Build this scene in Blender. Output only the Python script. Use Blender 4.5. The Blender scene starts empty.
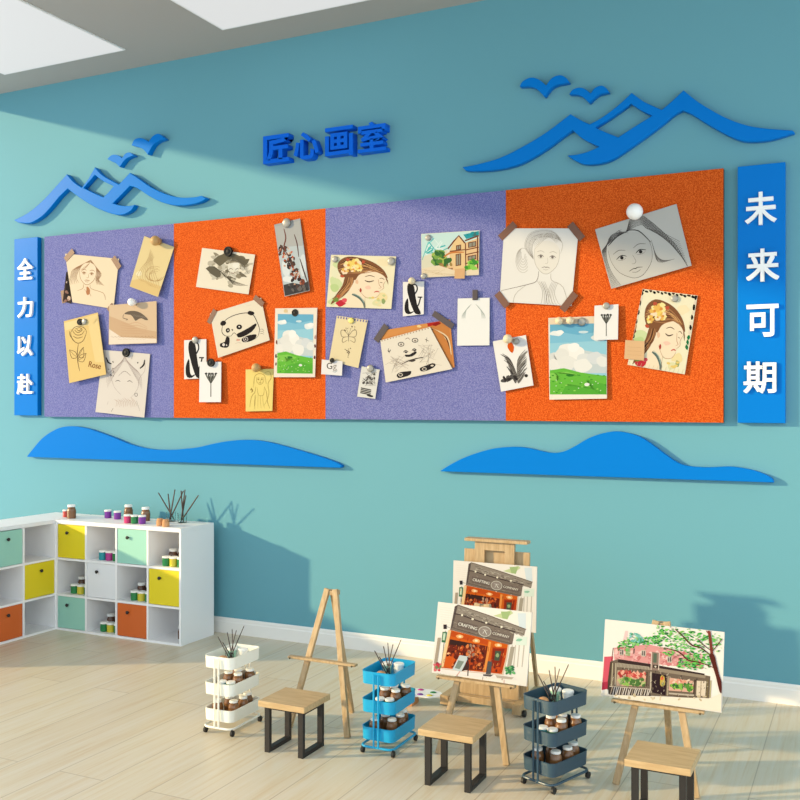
import bpy, bmesh, math, random
from mathutils import Vector, Matrix
R = math.radians
random.seed(7)
scene = bpy.context.scene
COL = scene.collection

# ------------------------------------------------------------------ camera model (used to read sizes off the photograph)
F = 965.0; TH = R(25.83); CT, ST = math.cos(TH), math.sin(TH)
CAM = Vector((0.0, -9.0, 2.619)); V0 = 402.0

def ray(u, v):
    r = (u - 400) / F; w = (V0 - v) / F
    return Vector((-ST + r * CT, CT + r * ST, w))

def ony(u, v, y=0.0):
    d = ray(u, v); return CAM + d * ((y - CAM.y) / d.y)

def onz(u, v, z=0.0):
    d = ray(u, v); return CAM + d * ((z - CAM.z) / d.z)

def screen(p):
    x, y, z = p[0], p[1] - CAM.y, p[2] - CAM.z
    f = -x * ST + y * CT; r = x * CT + y * ST
    return (400 + F * r / f, V0 - F * z / f)

# ------------------------------------------------------------------ materials
def lin(c):
    def f(a):
        a /= 255.0
        return a / 12.92 if a <= 0.04045 else ((a + 0.055) / 1.055) ** 2.4
    return (f(c[0]), f(c[1]), f(c[2]), 1.0)

def mat(name, rgb, rough=0.5, metal=0.0, spec=0.5, noise=None, bump=None, trans=0.0, alpha=None):
    m = bpy.data.materials.new(name); m.use_nodes = True
    nt = m.node_tree; b = nt.nodes['Principled BSDF']
    b.inputs['Base Color'].default_value = lin(rgb)
    b.inputs['Roughness'].default_value = rough
    b.inputs['Metallic'].default_value = metal
    b.inputs['Specular IOR Level'].default_value = spec
    if trans: b.inputs['Transmission Weight'].default_value = trans
    if alpha is not None: b.inputs['Alpha'].default_value = alpha
    if noise or bump:
        tc = nt.nodes.new('ShaderNodeTexCoord')
    if noise:
        sc, rgb2, detail, stretch = noise
        mp = nt.nodes.new('ShaderNodeMapping'); mp.inputs['Scale'].default_value = stretch
        nz = nt.nodes.new('ShaderNodeTexNoise'); nz.inputs['Scale'].default_value = sc; nz.inputs['Detail'].default_value = detail
        cr = nt.nodes.new('ShaderNodeValToRGB')
        cr.color_ramp.elements[0].position = 0.36; cr.color_ramp.elements[1].position = 0.64
        cr.color_ramp.elements[0].color = lin(rgb); cr.color_ramp.elements[1].color = lin(rgb2)
        nt.links.new(tc.outputs['Object'], mp.inputs['Vector']); nt.links.new(mp.outputs['Vector'], nz.inputs['Vector'])
        nt.links.new(nz.outputs['Fac'], cr.inputs['Fac']); nt.links.new(cr.outputs['Color'], b.inputs['Base Color'])
    if bump:
        n2 = nt.nodes.new('ShaderNodeTexNoise'); n2.inputs['Scale'].default_value = bump[0]; n2.inputs['Detail'].default_value = 3
        bp = nt.nodes.new('ShaderNodeBump'); bp.inputs['Strength'].default_value = bump[1]; bp.inputs['Distance'].default_value = bump[2]
        nt.links.new(tc.outputs['Object'], n2.inputs['Vector']); nt.links.new(n2.outputs['Fac'], bp.inputs['Height'])
        nt.links.new(bp.outputs['Normal'], b.inputs['Normal'])
    return m

M = {}
M['wall'] = mat('teal_wall_paint', (99, 156, 170), 0.75, spec=0.25, bump=(60, 0.05, 0.01))
M['ceiling'] = mat('ceiling_paint', (170, 166, 160), 0.85, spec=0.2)
M['white_wall'] = mat('white_wall_paint', (225, 225, 222), 0.8, spec=0.2)
M['skirting'] = mat('white_skirting', (236, 232, 226), 0.45)
M['blue'] = mat('blue_acrylic', (2, 114, 200), 0.32, spec=0.07)
M['title_blue'] = mat('title_blue_acrylic', (10, 98, 214), 0.36, spec=0.08)
M['letter_white'] = mat('white_letter', (240, 240, 240), 0.45)
M['felt_purple'] = mat('purple_felt', (86, 89, 150), 0.95, spec=0.1, noise=(100, (128, 131, 180), 3, (1, 1, 1)), bump=(90, 0.5, 0.01))
M['felt_orange'] = mat('orange_felt', (172, 56, 8), 0.95, spec=0.1, noise=(100, (216, 104, 40), 3, (1, 1, 1)), bump=(90, 0.5, 0.01))
M['board_back'] = mat('dark_board_back', (66, 58, 60), 0.8)
M['cab'] = mat('white_laminate', (238, 236, 236), 0.45)
M['door_yellow'] = mat('yellow_door', (226, 204, 24), 0.45)
M['door_mint'] = mat('mint_door', (150, 204, 186), 0.45)
M['door_white'] = mat('white_door', (226, 226, 228), 0.5)
M['door_orange'] = mat('orange_door', (206, 98, 36), 0.45)
M['dark_metal'] = mat('black_metal', (42, 38, 38), 0.45, metal=0.3)
M['stool_wood'] = mat('pale_oak_seat', (178, 148, 106), 0.5, noise=(5, (194, 165, 122), 4, (1.2, 9, 9)))
M['stool_metal'] = mat('black_painted_steel', (40, 37, 36), 0.5, metal=0.2)
M['easel_wood'] = mat('beech_wood', (168, 139, 99), 0.5, noise=(6, (187, 159, 120), 4, (9, 9, 1.0)))
M['easel_dark'] = mat('dark_wing_nut', (96, 78, 50), 0.5, metal=0.4)
M['cart_white'] = mat('cream_white_steel', (236, 234, 222), 0.4)
M['cart_blue'] = mat('bright_blue_steel', (12, 156, 204), 0.4)
M['cart_dark'] = mat('slate_blue_steel', (46, 72, 88), 0.4)
M['rubber'] = mat('black_rubber', (20, 20, 22), 0.5)
M['lid'] = mat('white_cap', (240, 238, 232), 0.4)
M['brown_glass'] = mat('brown_paint', (124, 84, 50), 0.2, spec=0.6)
M['dark_brown'] = mat('dark_brown_paint', (92, 58, 42), 0.25)
M['green'] = mat('green_paint', (22, 120, 62), 0.3)
M['teal'] = mat('teal_paint', (24, 142, 150), 0.3)
M['yellow'] = mat('yellow_paint', (206, 188, 52), 0.3)
M['magenta'] = mat('magenta_paint', (176, 44, 130), 0.3)
M['purple'] = mat('purple_paint', (120, 44, 148), 0.3)
M['pink'] = mat('pink_paint', (206, 52, 110), 0.3)
M['red'] = mat('red_paint', (196, 70, 60), 0.3)
M['copper'] = mat('copper_tan', (206, 150, 100), 0.35, metal=0.25)
M['mint_paint'] = mat('mint_paint', (170, 214, 186), 0.3)
M['glass'] = mat('clear_glass', (245, 250, 250), 0.02, trans=1.0)
M['glass'].node_tree.nodes['Principled BSDF'].inputs['IOR'].default_value = 1.12
M['brush'] = mat('dark_brush_handle', (74, 58, 48), 0.4)
M['ferrule'] = mat('brush_ferrule', (150, 140, 120), 0.3, metal=0.8)
M['pin_black'] = mat('black_plastic', (20, 19, 19), 0.6, spec=0.3)
M['pin_silver'] = mat('silver_grey_plastic', (150, 147, 140), 0.3, metal=0.25)
M['pin_wood'] = mat('wooden_pin', (186, 148, 92), 0.5)
M['pin_white'] = mat('white_plastic', (244, 242, 238), 0.3)
M['pin_cream'] = mat('cream_plastic', (214, 198, 166), 0.4)
M['pin_gold'] = mat('pale_gold_plastic', (214, 196, 108), 0.3, metal=0.2)
M['tape'] = mat('brown_tape', (112, 72, 52), 0.45, alpha=0.86)
M['tape_dark'] = mat('dark_tape', (58, 46, 52), 0.5)

def ink_mat(name, rough):
    m = bpy.data.materials.new(name); m.use_nodes = True
    nt = m.node_tree; b = nt.nodes['Principled BSDF']
    a = nt.nodes.new('ShaderNodeAttribute'); a.attribute_name = 'ink'
    nt.links.new(a.outputs['Color'], b.inputs['Base Color'])
    b.inputs['Roughness'].default_value = rough; b.inputs['Specular IOR Level'].default_value = 0.06
    return m
M['ink'] = ink_mat('inked_paper', 0.7)

# floor: long pale planks running towards the back wall
def floor_mat():
    m = bpy.data.materials.new('pale_plank_floor'); m.use_nodes = True
    nt = m.node_tree; N = nt.nodes; L = nt.links; b = N['Principled BSDF']
    tc = N.new('ShaderNodeTexCoord')
    mp = N.new('ShaderNodeMapping'); mp.inputs['Rotation'].default_value = (0, 0, R(90)); mp.inputs['Location'].default_value = (0.35, 0.30, 0)
    br = N.new('ShaderNodeTexBrick')
    br.offset = 0.37; br.inputs['Scale'].default_value = 1.0
    br.inputs['Brick Width'].default_value = 2.6; br.inputs['Row Height'].default_value = 0.405
    br.inputs['Mortar Size'].default_value = 0.005; br.inputs['Mortar Smooth'].default_value = 0.6
    br.inputs['Color1'].default_value = (0.36, 0.36, 0.36, 1); br.inputs['Color2'].default_value = (0.64, 0.64, 0.64, 1); br.inputs['Mortar'].default_value = (0, 0, 0, 1)
    L.new(tc.outputs['Object'], mp.inputs['Vector']); L.new(mp.outputs['Vector'], br.inputs['Vector'])
    st = N.new('ShaderNodeMapping'); st.inputs['Scale'].default_value = (15.0, 0.6, 1)
    L.new(tc.outputs['Object'], st.inputs['Vector'])
    # shift the grain from plank to plank
    addv = N.new('ShaderNodeVectorMath'); addv.operation = 'ADD'
    sc = N.new('ShaderNodeVectorMath'); sc.operation = 'SCALE'; sc.inputs['Scale'].default_value = 23.0
    L.new(br.outputs['Color'], sc.inputs[0]); L.new(st.outputs['Vector'], addv.inputs[0]); L.new(sc.outputs['Vector'], addv.inputs[1])
    nz = N.new('ShaderNodeTexNoise'); nz.inputs['Scale'].default_value = 1.6; nz.inputs['Detail'].default_value = 6; nz.inputs['Roughness'].default_value = 0.62; nz.inputs['Distortion'].default_value = 0.5
    L.new(addv.outputs['Vector'], nz.inputs['Vector'])
    cr = N.new('ShaderNodeValToRGB'); e = cr.color_ramp.elements
    e[0].position = 0.22; e[0].color = lin((198, 170, 130)); e[1].position = 0.74; e[1].color = lin((214, 204, 188))
    k = e.new(0.45); k.color = lin((209, 194, 168))
    L.new(nz.outputs['Fac'], cr.inputs['Fac'])
    mx = N.new('ShaderNodeMix'); mx.data_type = 'RGBA'; mx.blend_type = 'OVERLAY'; mx.inputs['Factor'].default_value = 0.16
    L.new(cr.outputs['Color'], mx.inputs['A']); L.new(br.outputs['Color'], mx.inputs['B'])
    m2 = N.new('ShaderNodeMix'); m2.data_type = 'RGBA'; m2.inputs['B'].default_value = lin((142, 122, 96))
    ml = N.new('ShaderNodeMath'); ml.operation = 'MULTIPLY'; ml.inputs[1].default_value = 0.5
    L.new(br.outputs['Fac'], ml.inputs[0]); L.new(ml.outputs['Value'], m2.inputs['Factor']); L.new(mx.outputs['Result'], m2.inputs['A'])
    L.new(m2.outputs['Result'], b.inputs['Base Color'])
    b.inputs['Roughness'].default_value = 0.34; b.inputs['Specular IOR Level'].default_value = 0.4
    return m
M['floor'] = floor_mat()

def emit_mat(name, rgb, s):
    m = bpy.data.materials.new(name); m.use_nodes = True
    b = m.node_tree.nodes['Principled BSDF']
    b.inputs['Base Color'].default_value = (0.12, 0.12, 0.12, 1)
    b.inputs['Emission Color'].default_value = lin(rgb); b.inputs['Emission Strength'].default_value = s
    return m
M['panel'] = emit_mat('light_diffuser', (255, 254, 252), 0.66)

# ------------------------------------------------------------------ object helpers
def tag(o, label, cat, group=None):
    o['label'] = label; o['category'] = cat
    if group: o['group'] = group
    return o

def link(name, me, mats, parent=None, loc=(0, 0, 0), smooth=False):
    o = bpy.data.objects.new(name, me); COL.objects.link(o)
    if not isinstance(mats, (list, tuple)): mats = [mats]
    if len(me.materials) == 0:
        for m in mats: me.materials.append(m)
    if smooth:
        for p in me.polygons: p.use_smooth = True
    o.location = loc
    if parent: o.parent = parent
    return o

def obj(name, bm, mats, parent=None, loc=(0, 0, 0), smooth=False, bevel=0.0):
    bmesh.ops.recalc_face_normals(bm, faces=bm.faces)
    me = bpy.data.meshes.new(name); bm.to_mesh(me); bm.free()
    o = link(name, me, mats, parent, loc, smooth)
    if bevel:
        md = o.modifiers.new('edge', 'BEVEL'); md.width = bevel; md.segments = 2; md.limit_method = 'ANGLE'; md.angle_limit = R(40)
    return o

def struct(name, bm, m, parent=None, bevel=0.0):
    o = obj(name, bm, m, parent, bevel=bevel)
    if not parent: o['kind'] = 'structure'
    return o

def thing(name, label, cat, loc=(0, 0, 0), rz=0.0, group=None):
    o = bpy.data.objects.new(name, None); COL.objects.link(o)
    o.empty_display_size = 0.1; o.location = loc; o.rotation_euler = (0, 0, rz)
    return tag(o, label, cat, group)

def B(): return bmesh.new()

def box(bm, x0, x1, y0, y1, z0, z1):
    vs = [bm.verts.new(p) for p in ((x0, y0, z0), (x1, y0, z0), (x1, y1, z0), (x0, y1, z0), (x0, y0, z1), (x1, y0, z1), (x1, y1, z1), (x0, y1, z1))]
    for f in ((0, 3, 2, 1), (4, 5, 6, 7), (0, 1, 5, 4), (1, 2, 6, 5), (2, 3, 7, 6), (3, 0, 4, 7)):
        bm.faces.new([vs[i] for i in f])
    return bm

def bar(bm, p0, p1, w, d, side=(1, 0, 0)):
    """rectangular bar from p0 to p1: w along side, d across"""
    p0, p1 = Vector(p0), Vector(p1); ax = (p1 - p0).normalized()
    s = Vector(side); s = (s - ax * s.dot(ax)).normalized(); t = ax.cross(s)
    vs = []
    for p in (p0, p1):
        for a, b in ((-1, -1), (1, -1), (1, 1), (-1, 1)):
            vs.append(bm.verts.new(p + s * (a * w / 2) + t * (b * d / 2)))
    for f in ((3, 2, 1, 0), (4, 5, 6, 7), (0, 1, 5, 4), (1, 2, 6, 5), (2, 3, 7, 6), (3, 0, 4, 7)):
        bm.faces.new([vs[i] for i in f])
    return bm

def tube(bm, path, r, seg=8, closed=False):
    path = [Vector(p) for p in path]; n = len(path); rings = []
    rr = r if isinstance(r, (list, tuple)) else [r] * n
    for i, p in enumerate(path):
        if closed: t = (path[(i + 1) % n] - path[i - 1]).normalized()
        else: t = (path[min(i + 1, n - 1)] - path[max(i - 1, 0)]).normalized()
        up = Vector((0, 0, 1)) if abs(t.z) < 0.9 else Vector((1, 0, 0))
        a = t.cross(up).normalized(); b = t.cross(a)
        rings.append([bm.verts.new(p + (a * math.cos(k * 2 * math.pi / seg) + b * math.sin(k * 2 * math.pi / seg)) * rr[i]) for k in range(seg)])
    m = n if closed else n - 1
    for i in range(m):
        A, C = rings[i], rings[(i + 1) % n]
        # match the ring starts on closed paths
        for k in range(seg): bm.faces.new((A[k], A[(k + 1) % seg], C[(k + 1) % seg], C[k]))
    if not closed:
        bm.faces.new(rings[0][::-1]); bm.faces.new(rings[-1])
    return bm

def lathe(bm, prof, c=(0, 0, 0), seg=20, axis='Z'):
    rings = []
    for r, h in prof:
        ring = []
        for k in range(seg):
            a = 2 * math.pi * k / seg; x, y = r * math.cos(a), r * math.sin(a)
            v = (x, y, h) if axis == 'Z' else ((x, -h, y) if axis == 'Y' else (h, x, y))
            ring.append(bm.verts.new((v[0] + c[0], v[1] + c[1], v[2] + c[2])))
        rings.append(ring)
    for i in range(len(rings) - 1):
        for k in range(seg): bm.faces.new((rings[i][k], rings[i][(k + 1) % seg], rings[i + 1][(k + 1) % seg], rings[i + 1][k]))
    bm.faces.new(rings[0][::-1]); bm.faces.new(rings[-1])
    return bm

def catmull(pts, n=6, closed=False):
    out = []; m = len(pts)
    if m < 3: return list(pts)
    rng = m if closed else m - 1
    for i in range(rng):
        if closed: p0, p1, p2, p3 = pts[i - 1], pts[i], pts[(i + 1) % m], pts[(i + 2) % m]
        else: p0, p1, p2, p3 = pts[max(i - 1, 0)], pts[i], pts[i + 1], pts[min(i + 2, m - 1)]
        for k in range(n):
            t = k / n
            out.append(tuple(0.5 * (2 * p1[j] + (p2[j] - p0[j]) * t + (2 * p0[j] - 5 * p1[j] + 4 * p2[j] - p3[j]) * t * t + (3 * p1[j] - p0[j] - 3 * p2[j] + p3[j]) * t ** 3) for j in range(len(p1))))
    if not closed: out.append(tuple(pts[-1]))
    return out

def curve_to_mesh(cu, name):
    o = bpy.data.objects.new('tmp', cu); COL.objects.link(o)
    dg = bpy.context.evaluated_depsgraph_get(); dg.update()
    me = bpy.data.meshes.new_from_object(o.evaluated_get(dg)); me.name = name
    bpy.data.objects.remove(o); return me

def plate(name, loops, t, m, parent=None, bevel=0.006, y_back=-0.001):
    """flat cut-out board standing off the wall: loops of (x, z), thickness t, front towards -y"""
    cu = bpy.data.curves.new(name, 'CURVE'); cu.dimensions = '2D'; cu.fill_mode = 'BOTH'
    cu.extrude = max(t / 2 - bevel, 0.0005); cu.bevel_depth = bevel; cu.offset = -bevel; cu.bevel_resolution = 1
    c = Vector((sum(p[0] for p in loops[0]) / len(loops[0]), 0, sum(p[1] for p in loops[0]) / len(loops[0])))
    for lp in loops:
        sp = cu.splines.new('POLY'); sp.points.add(len(lp) - 1); sp.use_cyclic_u = True
        for q, p in zip(sp.points, lp): q.co = (p[0] - c.x, p[1] - c.z, 0, 1)
    me = curve_to_mesh(cu, name)
    for v in me.vertices:
        x, y, z = v.co; v.co = (x, -z - t / 2, y)
    return link(name, me, m, parent, (c.x, y_back, c.z))

def glyph_mesh(name, ch, w, h, t, offset=0.0, thicken=0.0):
    """one raised character centred on 0,0 with its back on y=0"""
    cu = bpy.data.curves.new(name, 'FONT'); cu.body = ch; cu.size = 1.0
    cu.extrude = 0.5; cu.offset = offset; cu.resolution_u = 4
    me = curve_to_mesh(cu, name)
    xs = [v.co.x for v in me.vertices]; ys = [v.co.y for v in me.vertices]
    cx, cy = (min(xs) + max(xs)) / 2, (min(ys) + max(ys)) / 2
    sx, sy = w / (max(xs) - min(xs)), h / (max(ys) - min(ys))
    for v in me.vertices:
        x, y, z = v.co; v.co = ((x - cx) * sx, -(z + 0.5) * t, (y - cy) * sy)
    if thicken:                       # bolder strokes for a thin character
        bm = bmesh.new()
        for i, (dx, dz) in enumerate(((-1, -1), (-1, 0), (-1, 1), (0, -1), (0, 1), (1, -1), (1, 0), (1, 1))):
            m2 = me.copy()
            for v in m2.vertices: v.co.x = v.co.x * (1 - 2 * thicken) + dx * thicken * w; v.co.z = v.co.z * (1 - 2 * thicken) + dz * thicken * h; v.co.y *= 1 - 0.02 * i
            bm.from_mesh(m2); bpy.data.meshes.remove(m2)
        bm.to_mesh(me); bm.free()
    return me

def glyph_polys(body):
    cu = bpy.data.curves.new('g', 'FONT'); cu.body = body; cu.size = 1.0; cu.resolution_u = 3
    me = curve_to_mesh(cu, 'g')
    vs = [(v.co.x, v.co.y) for v in me.vertices]
    return vs, [tuple(p.vertices) for p in me.polygons]

def copy_tree(o, parent=None):
    c = o.copy(); COL.objects.link(c)
    if parent: c.parent = parent
    for ch in list(o.children): copy_tree(ch, c)
    return c

ORD = ['leftmost', 'second from left', 'third from left', 'fourth from left', 'fifth from left', 'sixth from left', 'seventh from left', 'eighth from left', 'ninth from left']
TIP = {}
def rank(objs, text):
    """label a row of look-alikes by where they stand, left to right in the photograph"""
    lst = sorted(objs, key=lambda o: screen(TIP.get(o.name, o.location))[0]); n = len(lst)
    for i, o in enumerate(lst):
        w = ORD[i] if i < n - 1 or n == 1 else 'rightmost'
        if n == 2: w = ('left-hand', 'right-hand')[i]
        o['label'] = '%s %s' % (w, text)

# ------------------------------------------------------------------ the room
CEIL = 2.619 + 0.4437 * 9
XL = -10.44
struct('floor', box(B(), XL, 3.5, -17, 0.0, -0.12, 0.0), M['floor'])
struct('wall_back', box(B(), XL - 0.1, 3.5, 0.0, 0.15, -0.12, CEIL + 0.1), M['wall'])
struct('ceiling', box(B(), XL - 0.1, 3.5, -7.0, 0.0, CEIL, CEIL + 0.1), M['ceiling'])
# the left wall is one long glazed opening right up to a slim head beam under the ceiling
struct('trim_1', box(B(), XL - 0.05, XL, -7.0, 0.0, 6.50, CEIL), M['white_wall'])
bm = B()
prof = [(0.0, 0.0), (-0.022, 0.0), (-0.022, 0.125), (-0.016, 0.137), (-0.016, 0.160), (-0.010, 0.176), (0.0, 0.176)]
a = [bm.verts.new((XL, y, z)) for y, z in prof]; b_ = [bm.verts.new((3.5, y, z)) for y, z in prof]
for i in range(len(prof)):
    j = (i + 1) % len(prof); bm.faces.new((a[i], a[j], b_[j], b_[i]))
bm.faces.new(a[::-1]); bm.faces.new(b_)
struct('baseboard_back', bm, M['skirting'])

# ceiling light panels: thin frames with a bright diffuser
lights = []
for i, (x0, x1) in enumerate(((-9.45, -7.555), (-6.215, -4.32))):
    y0, y1 = -2.42, -0.522
    lab = ('square white ceiling light panel in the top left corner', 'square white ceiling light panel right of the corner panel')[i]
    t = thing('ceiling_light', lab, 'ceiling light', ((x0 + x1) / 2, (y0 + y1) / 2, CEIL), group='ceiling light panels')
    hx, hy = (x1 - x0) / 2, (y1 - y0) / 2
    bm = B()
    box(bm, -hx, hx, -hy, -hy + 0.02, -0.012, 0); box(bm, -hx, hx, hy - 0.02, hy, -0.012, 0)
    box(bm, -hx, -hx + 0.02, -hy + 0.02, hy - 0.02, -0.012, 0); box(bm, hx - 0.02, hx, -hy + 0.02, hy - 0.02, -0.012, 0)
    obj('frame', bm, M['white_wall'], t)
    obj('diffuser', box(B(), -hx + 0.02, hx - 0.02, -hy + 0.02, hy - 0.02, -0.014, -0.005), M['panel'], t)

# ------------------------------------------------------------------ wall decor
def trace(pts, ox, oy, k, y, n=0, closed=True):
    """outline read off the photograph, laid on the plane y = const"""
    if n: pts = catmull(pts, n, closed)
    out = []
    for x, yy in pts:
        p = ony(ox + x / k, oy + yy / k, y); out.append((p.x, p.z))
    return out

def seg_path(*parts):
    """joins smooth open pieces into one outline with sharp corners between them"""
    out = []
    for p in parts: out += catmull(p, 5)[:-1]
    return out

TM = 0.078; TB = 0.068; TW = 0.068
K1 = 800 / 220
lm_out = seg_path(
    [(50, 364), (98, 340), (150, 298), (200, 245), (243, 197)], [(243, 197), (266, 224), (297, 246)], [(297, 246), (322, 212), (345, 172)],
    [(345, 172), (375, 203), (432, 234)], [(432, 234), (472, 192)], [(472, 192), (505, 214), (550, 245), (600, 268), (650, 281), (700, 281), (732, 275)],
    [(732, 275), (750, 285)], [(750, 285), (731, 297), (700, 306), (650, 311), (600, 303), (550, 281), (500, 249), (472, 240)],
    [(472, 240), (445, 268), (410, 303)], [(410, 303), (440, 311), (470, 312), (490, 308)],
    [(490, 308), (474, 331), (440, 345), (400, 339), (350, 319), (310, 296), (275, 272), (246, 250)],
    [(246, 250), (215, 280), (180, 322), (150, 352), (110, 374), (66, 373)], [(66, 373), (50, 364)])
lm_hole = seg_path([(345, 200), (375, 222), (413, 240)], [(413, 240), (395, 262), (375, 281)], [(375, 281), (338, 264), (304, 247)], [(304, 247), (325, 223), (345, 200)])
o = plate('mountain_emblem', [trace(lm_out, 0, 120, K1, -TM), trace(lm_hole, 0, 120, K1, -TM)], TM, M['blue'])
tag(o, 'bright blue mountain outline emblem above the left end of the pinboard', 'wall emblem', 'mountain emblems')
K2 = 800 / 180
def z3(x, y): return (x + (620 - 455) * K2, y + (80 - 60) * K2)
rm_out = seg_path(
    [(32, 476), (100, 463), (200, 434), (300, 385), (400, 325), (470, 273), (513, 240)], [(513, 240), (555, 265), (598, 285)],
    [(598, 285), (650, 257), (720, 205), (785, 145)], [(785, 145), z3(100, 92), z3(140, 112), z3(185, 132)], [z3(185, 132), z3(232, 92), z3(282, 45)],
    [z3(282, 45), z3(335, 88), z3(400, 130), z3(480, 172), z3(560, 200), z3(640, 214), z3(768, 224)], [z3(768, 224), z3(776, 234)],
    [z3(776, 234), z3(700, 258), z3(640, 270), z3(570, 273), z3(520, 263), z3(450, 230), z3(380, 190), z3(320, 152), z3(278, 134)],
    [z3(278, 134), z3(240, 154), z3(180, 203), z3(100, 262), z3(0, 332), (680, 450), (620, 463), (570, 462), (530, 445), (498, 424)],
    [(498, 424), (540, 420), (590, 407), (640, 385)], [(640, 385), (600, 367), (560, 344), (522, 312)],
    [(522, 312), (480, 340), (420, 385), (350, 430), (280, 465), (200, 485), (120, 493), (48, 492)], [(48, 492), (32, 476)])
rm_hole = seg_path([(622, 300), (700, 251), z3(47, 104)], [z3(47, 104), z3(95, 135), z3(143, 158)], [z3(143, 158), z3(75, 200), (725, 343)], [(725, 343), (670, 321), (622, 300)])
o = plate('mountain_emblem', [trace(rm_out, 455, 60, K2, -TM), trace(rm_hole, 455, 60, K2, -TM)], TM, M['blue'])
tag(o, 'bright blue mountain outline emblem above the right end of the pinboard', 'wall emblem', 'mountain emblems')
birds = [
 ([[(478, 92), (490, 70), (515, 66), (540, 79)], [(540, 79), (556, 58), (578, 50), (601, 69)], [(601, 69), (578, 76), (556, 92), (537, 126)], [(537, 126), (522, 108), (505, 99), (478, 92)]],
  0, 120, K1, 'larger upper blue bird cut-out above the left mountain emblem'),
 ([[(390, 142), (405, 128), (425, 127), (444, 138)], [(444, 138), (456, 122), (472, 118), (487, 129)], [(487, 129), (468, 136), (453, 146), (435, 171)], [(435, 171), (422, 158), (408, 151), (390, 142)]],
  0, 120, K1, 'smaller lower blue bird cut-out above the left mountain emblem'),
 ([[(287, 118), (300, 95), (335, 78), (370, 85), (405, 112)], [(405, 112), (430, 80), (465, 67), (492, 78), (507, 99)], [(507, 99), (476, 106), (449, 111), (424, 126), (396, 163)], [(396, 163), (385, 150), (360, 127), (330, 117), (287, 118)]],
  455, 60, K2, 'larger left-hand blue bird cut-out above the right mountain emblem'),
 ([[(507, 152), (525, 130), (555, 122), (580, 130), (603, 148)], [(603, 148), (620, 125), (650, 113), (672, 125), (684, 143)], [(684, 143), (660, 147), (635, 155), (614, 172), (595, 190)], [(595, 190), (585, 180), (565, 162), (540, 153), (507, 152)]],
  455, 60, K2, 'smaller right-hand blue bird cut-out above the right mountain emblem')]
for segs, ox, oy, k, lab in birds:
    o = plate('bird_cutout', [trace(seg_path(*segs), ox, oy, k, -TM)], TM, M['blue'], bevel=0.004)
    tag(o, lab, 'wall emblem', 'blue bird cut-outs')
def z5(x, y): return (x + 160 * K2, y)
lw = seg_path([(32, 160), (60, 125), (100, 80), (150, 46), (190, 31), (240, 28), (300, 38), (360, 58), (420, 80), (480, 105), (540, 122), (600, 131), (680, 132), (740, 127), z5(80, 121), z5(150, 105), z5(220, 93), z5(300, 88), z5(380, 96), z5(460, 115), z5(540, 138), z5(620, 162), z5(690, 187), z5(718, 204)],
              [z5(718, 204), z5(712, 213)], [z5(712, 213), (32, 164)], [(32, 164), (32, 160)])
o = plate('wave_board', [trace(lw, 20, 420, K2, -TW)], TW, M['blue'], bevel=0.004)
tag(o, 'long low blue wave board on the wall above the white cubby shelves', 'wall emblem', 'blue wave boards')
def z7(x, y): return (x + 170 * K2, y)
rw = seg_path([(25, 203), (70, 175), (130, 145), (200, 120), (270, 103), (350, 97), (410, 102), (470, 115), (520, 124), (570, 118), (620, 95), (680, 60), (740, 38), z7(45, 28), z7(100, 35), z7(150, 50), z7(200, 80), z7(260, 125), z7(310, 160), z7(350, 178), z7(400, 186), z7(470, 188), z7(560, 185), z7(640, 197), z7(700, 215), z7(742, 238), z7(750, 256)],
              [z7(750, 256), (25, 206)], [(25, 206), (25, 203)])
o = plate('wave_board', [trace(rw, 435, 425, K2, -TW)], TW, M['blue'], bevel=0.004)
tag(o, 'long humped blue wave board on the wall above the easels', 'wall emblem', 'blue wave boards')

# raised title
TT = 0.105
for ch, (x0, x1, y0, y1), wd in (('匠', (70, 208, 128, 284), 'first'), ('心', (232, 366, 112, 266), 'second'), ('画', (400, 548, 84, 250), 'third'), ('室', (574, 724, 58, 226), 'last')):
    k = 800 / 150; um, vm = (x0 + x1) / 2, (y0 + y1) / 2
    a = ony(250 + x0 / k, 110 + vm / k, -TT); b = ony(250 + x1 / k, 110 + vm / k, -TT)
    c = ony(250 + um / k, 110 + y0 / k, -TT); d = ony(250 + um / k, 110 + y1 / k, -TT)
    me = glyph_mesh('title_character', ch, (b.x - a.x) * 1.0, (c.z - d.z) * 0.95, TT, offset=0.03 if ch in '匠心' else 0.022)
    o = link('title_character', me, M['title_blue'], loc=((a.x + b.x) / 2, -0.001, (c.z + d.z) / 2))
    tag(o, '%s raised blue Chinese character of the studio name above the pinboard' % wd, 'sign letter', 'raised studio name characters')

# slogan boards with white raised characters
def slogan(u0, u1, vt, vb, chars, lab):
    a = ony(u0, vt[0], -TW); b = ony(u1, vt[1], -TW); c = ony(u1, vb, -TW)
    x0, x1, zt, zb = a.x, b.x, (a.z + b.z) / 2, c.z
    t = thing('slogan_board', lab, 'sign', ((x0 + x1) / 2, 0, zb), group='blue slogan boards')
    obj('plank', box(B(), x0 - t.location.x, x1 - t.location.x, -TW, -0.001, 0, zt - zb), M['blue'], t, bevel=0.004)
    for ch, u, v, w, h in chars:
        yl = -TW - 0.028
        p = ony(u, v, yl); q = ony(u + w / 2, v, yl); r = ony(u - w / 2, v, yl); s1 = ony(u, v - h / 2, yl); s2 = ony(u, v + h / 2, yl)
        link('character', glyph_mesh('character', ch, q.x - r.x, s1.z - s2.z, 0.028, offset={'来': 0.0, '期': 0.008}.get(ch, 0.02), thicken={'来': 0.02, '期': 0.012}.get(ch, 0.0)), M['letter_white'], t, (p.x - t.location.x, -TW, p.z - zb))
slogan(14.2, 37.5, (239.5, 236.6), 415.5, [('全', 24.6, 268.8, 15.6, 21.5), ('力', 24.6, 307.3, 15.2, 20.5), ('以', 24.4, 345.7, 15.4, 20.5), ('赴', 24.4, 384.2, 16, 20.5)], 'narrow blue board with white characters left of the pinboard')
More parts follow.
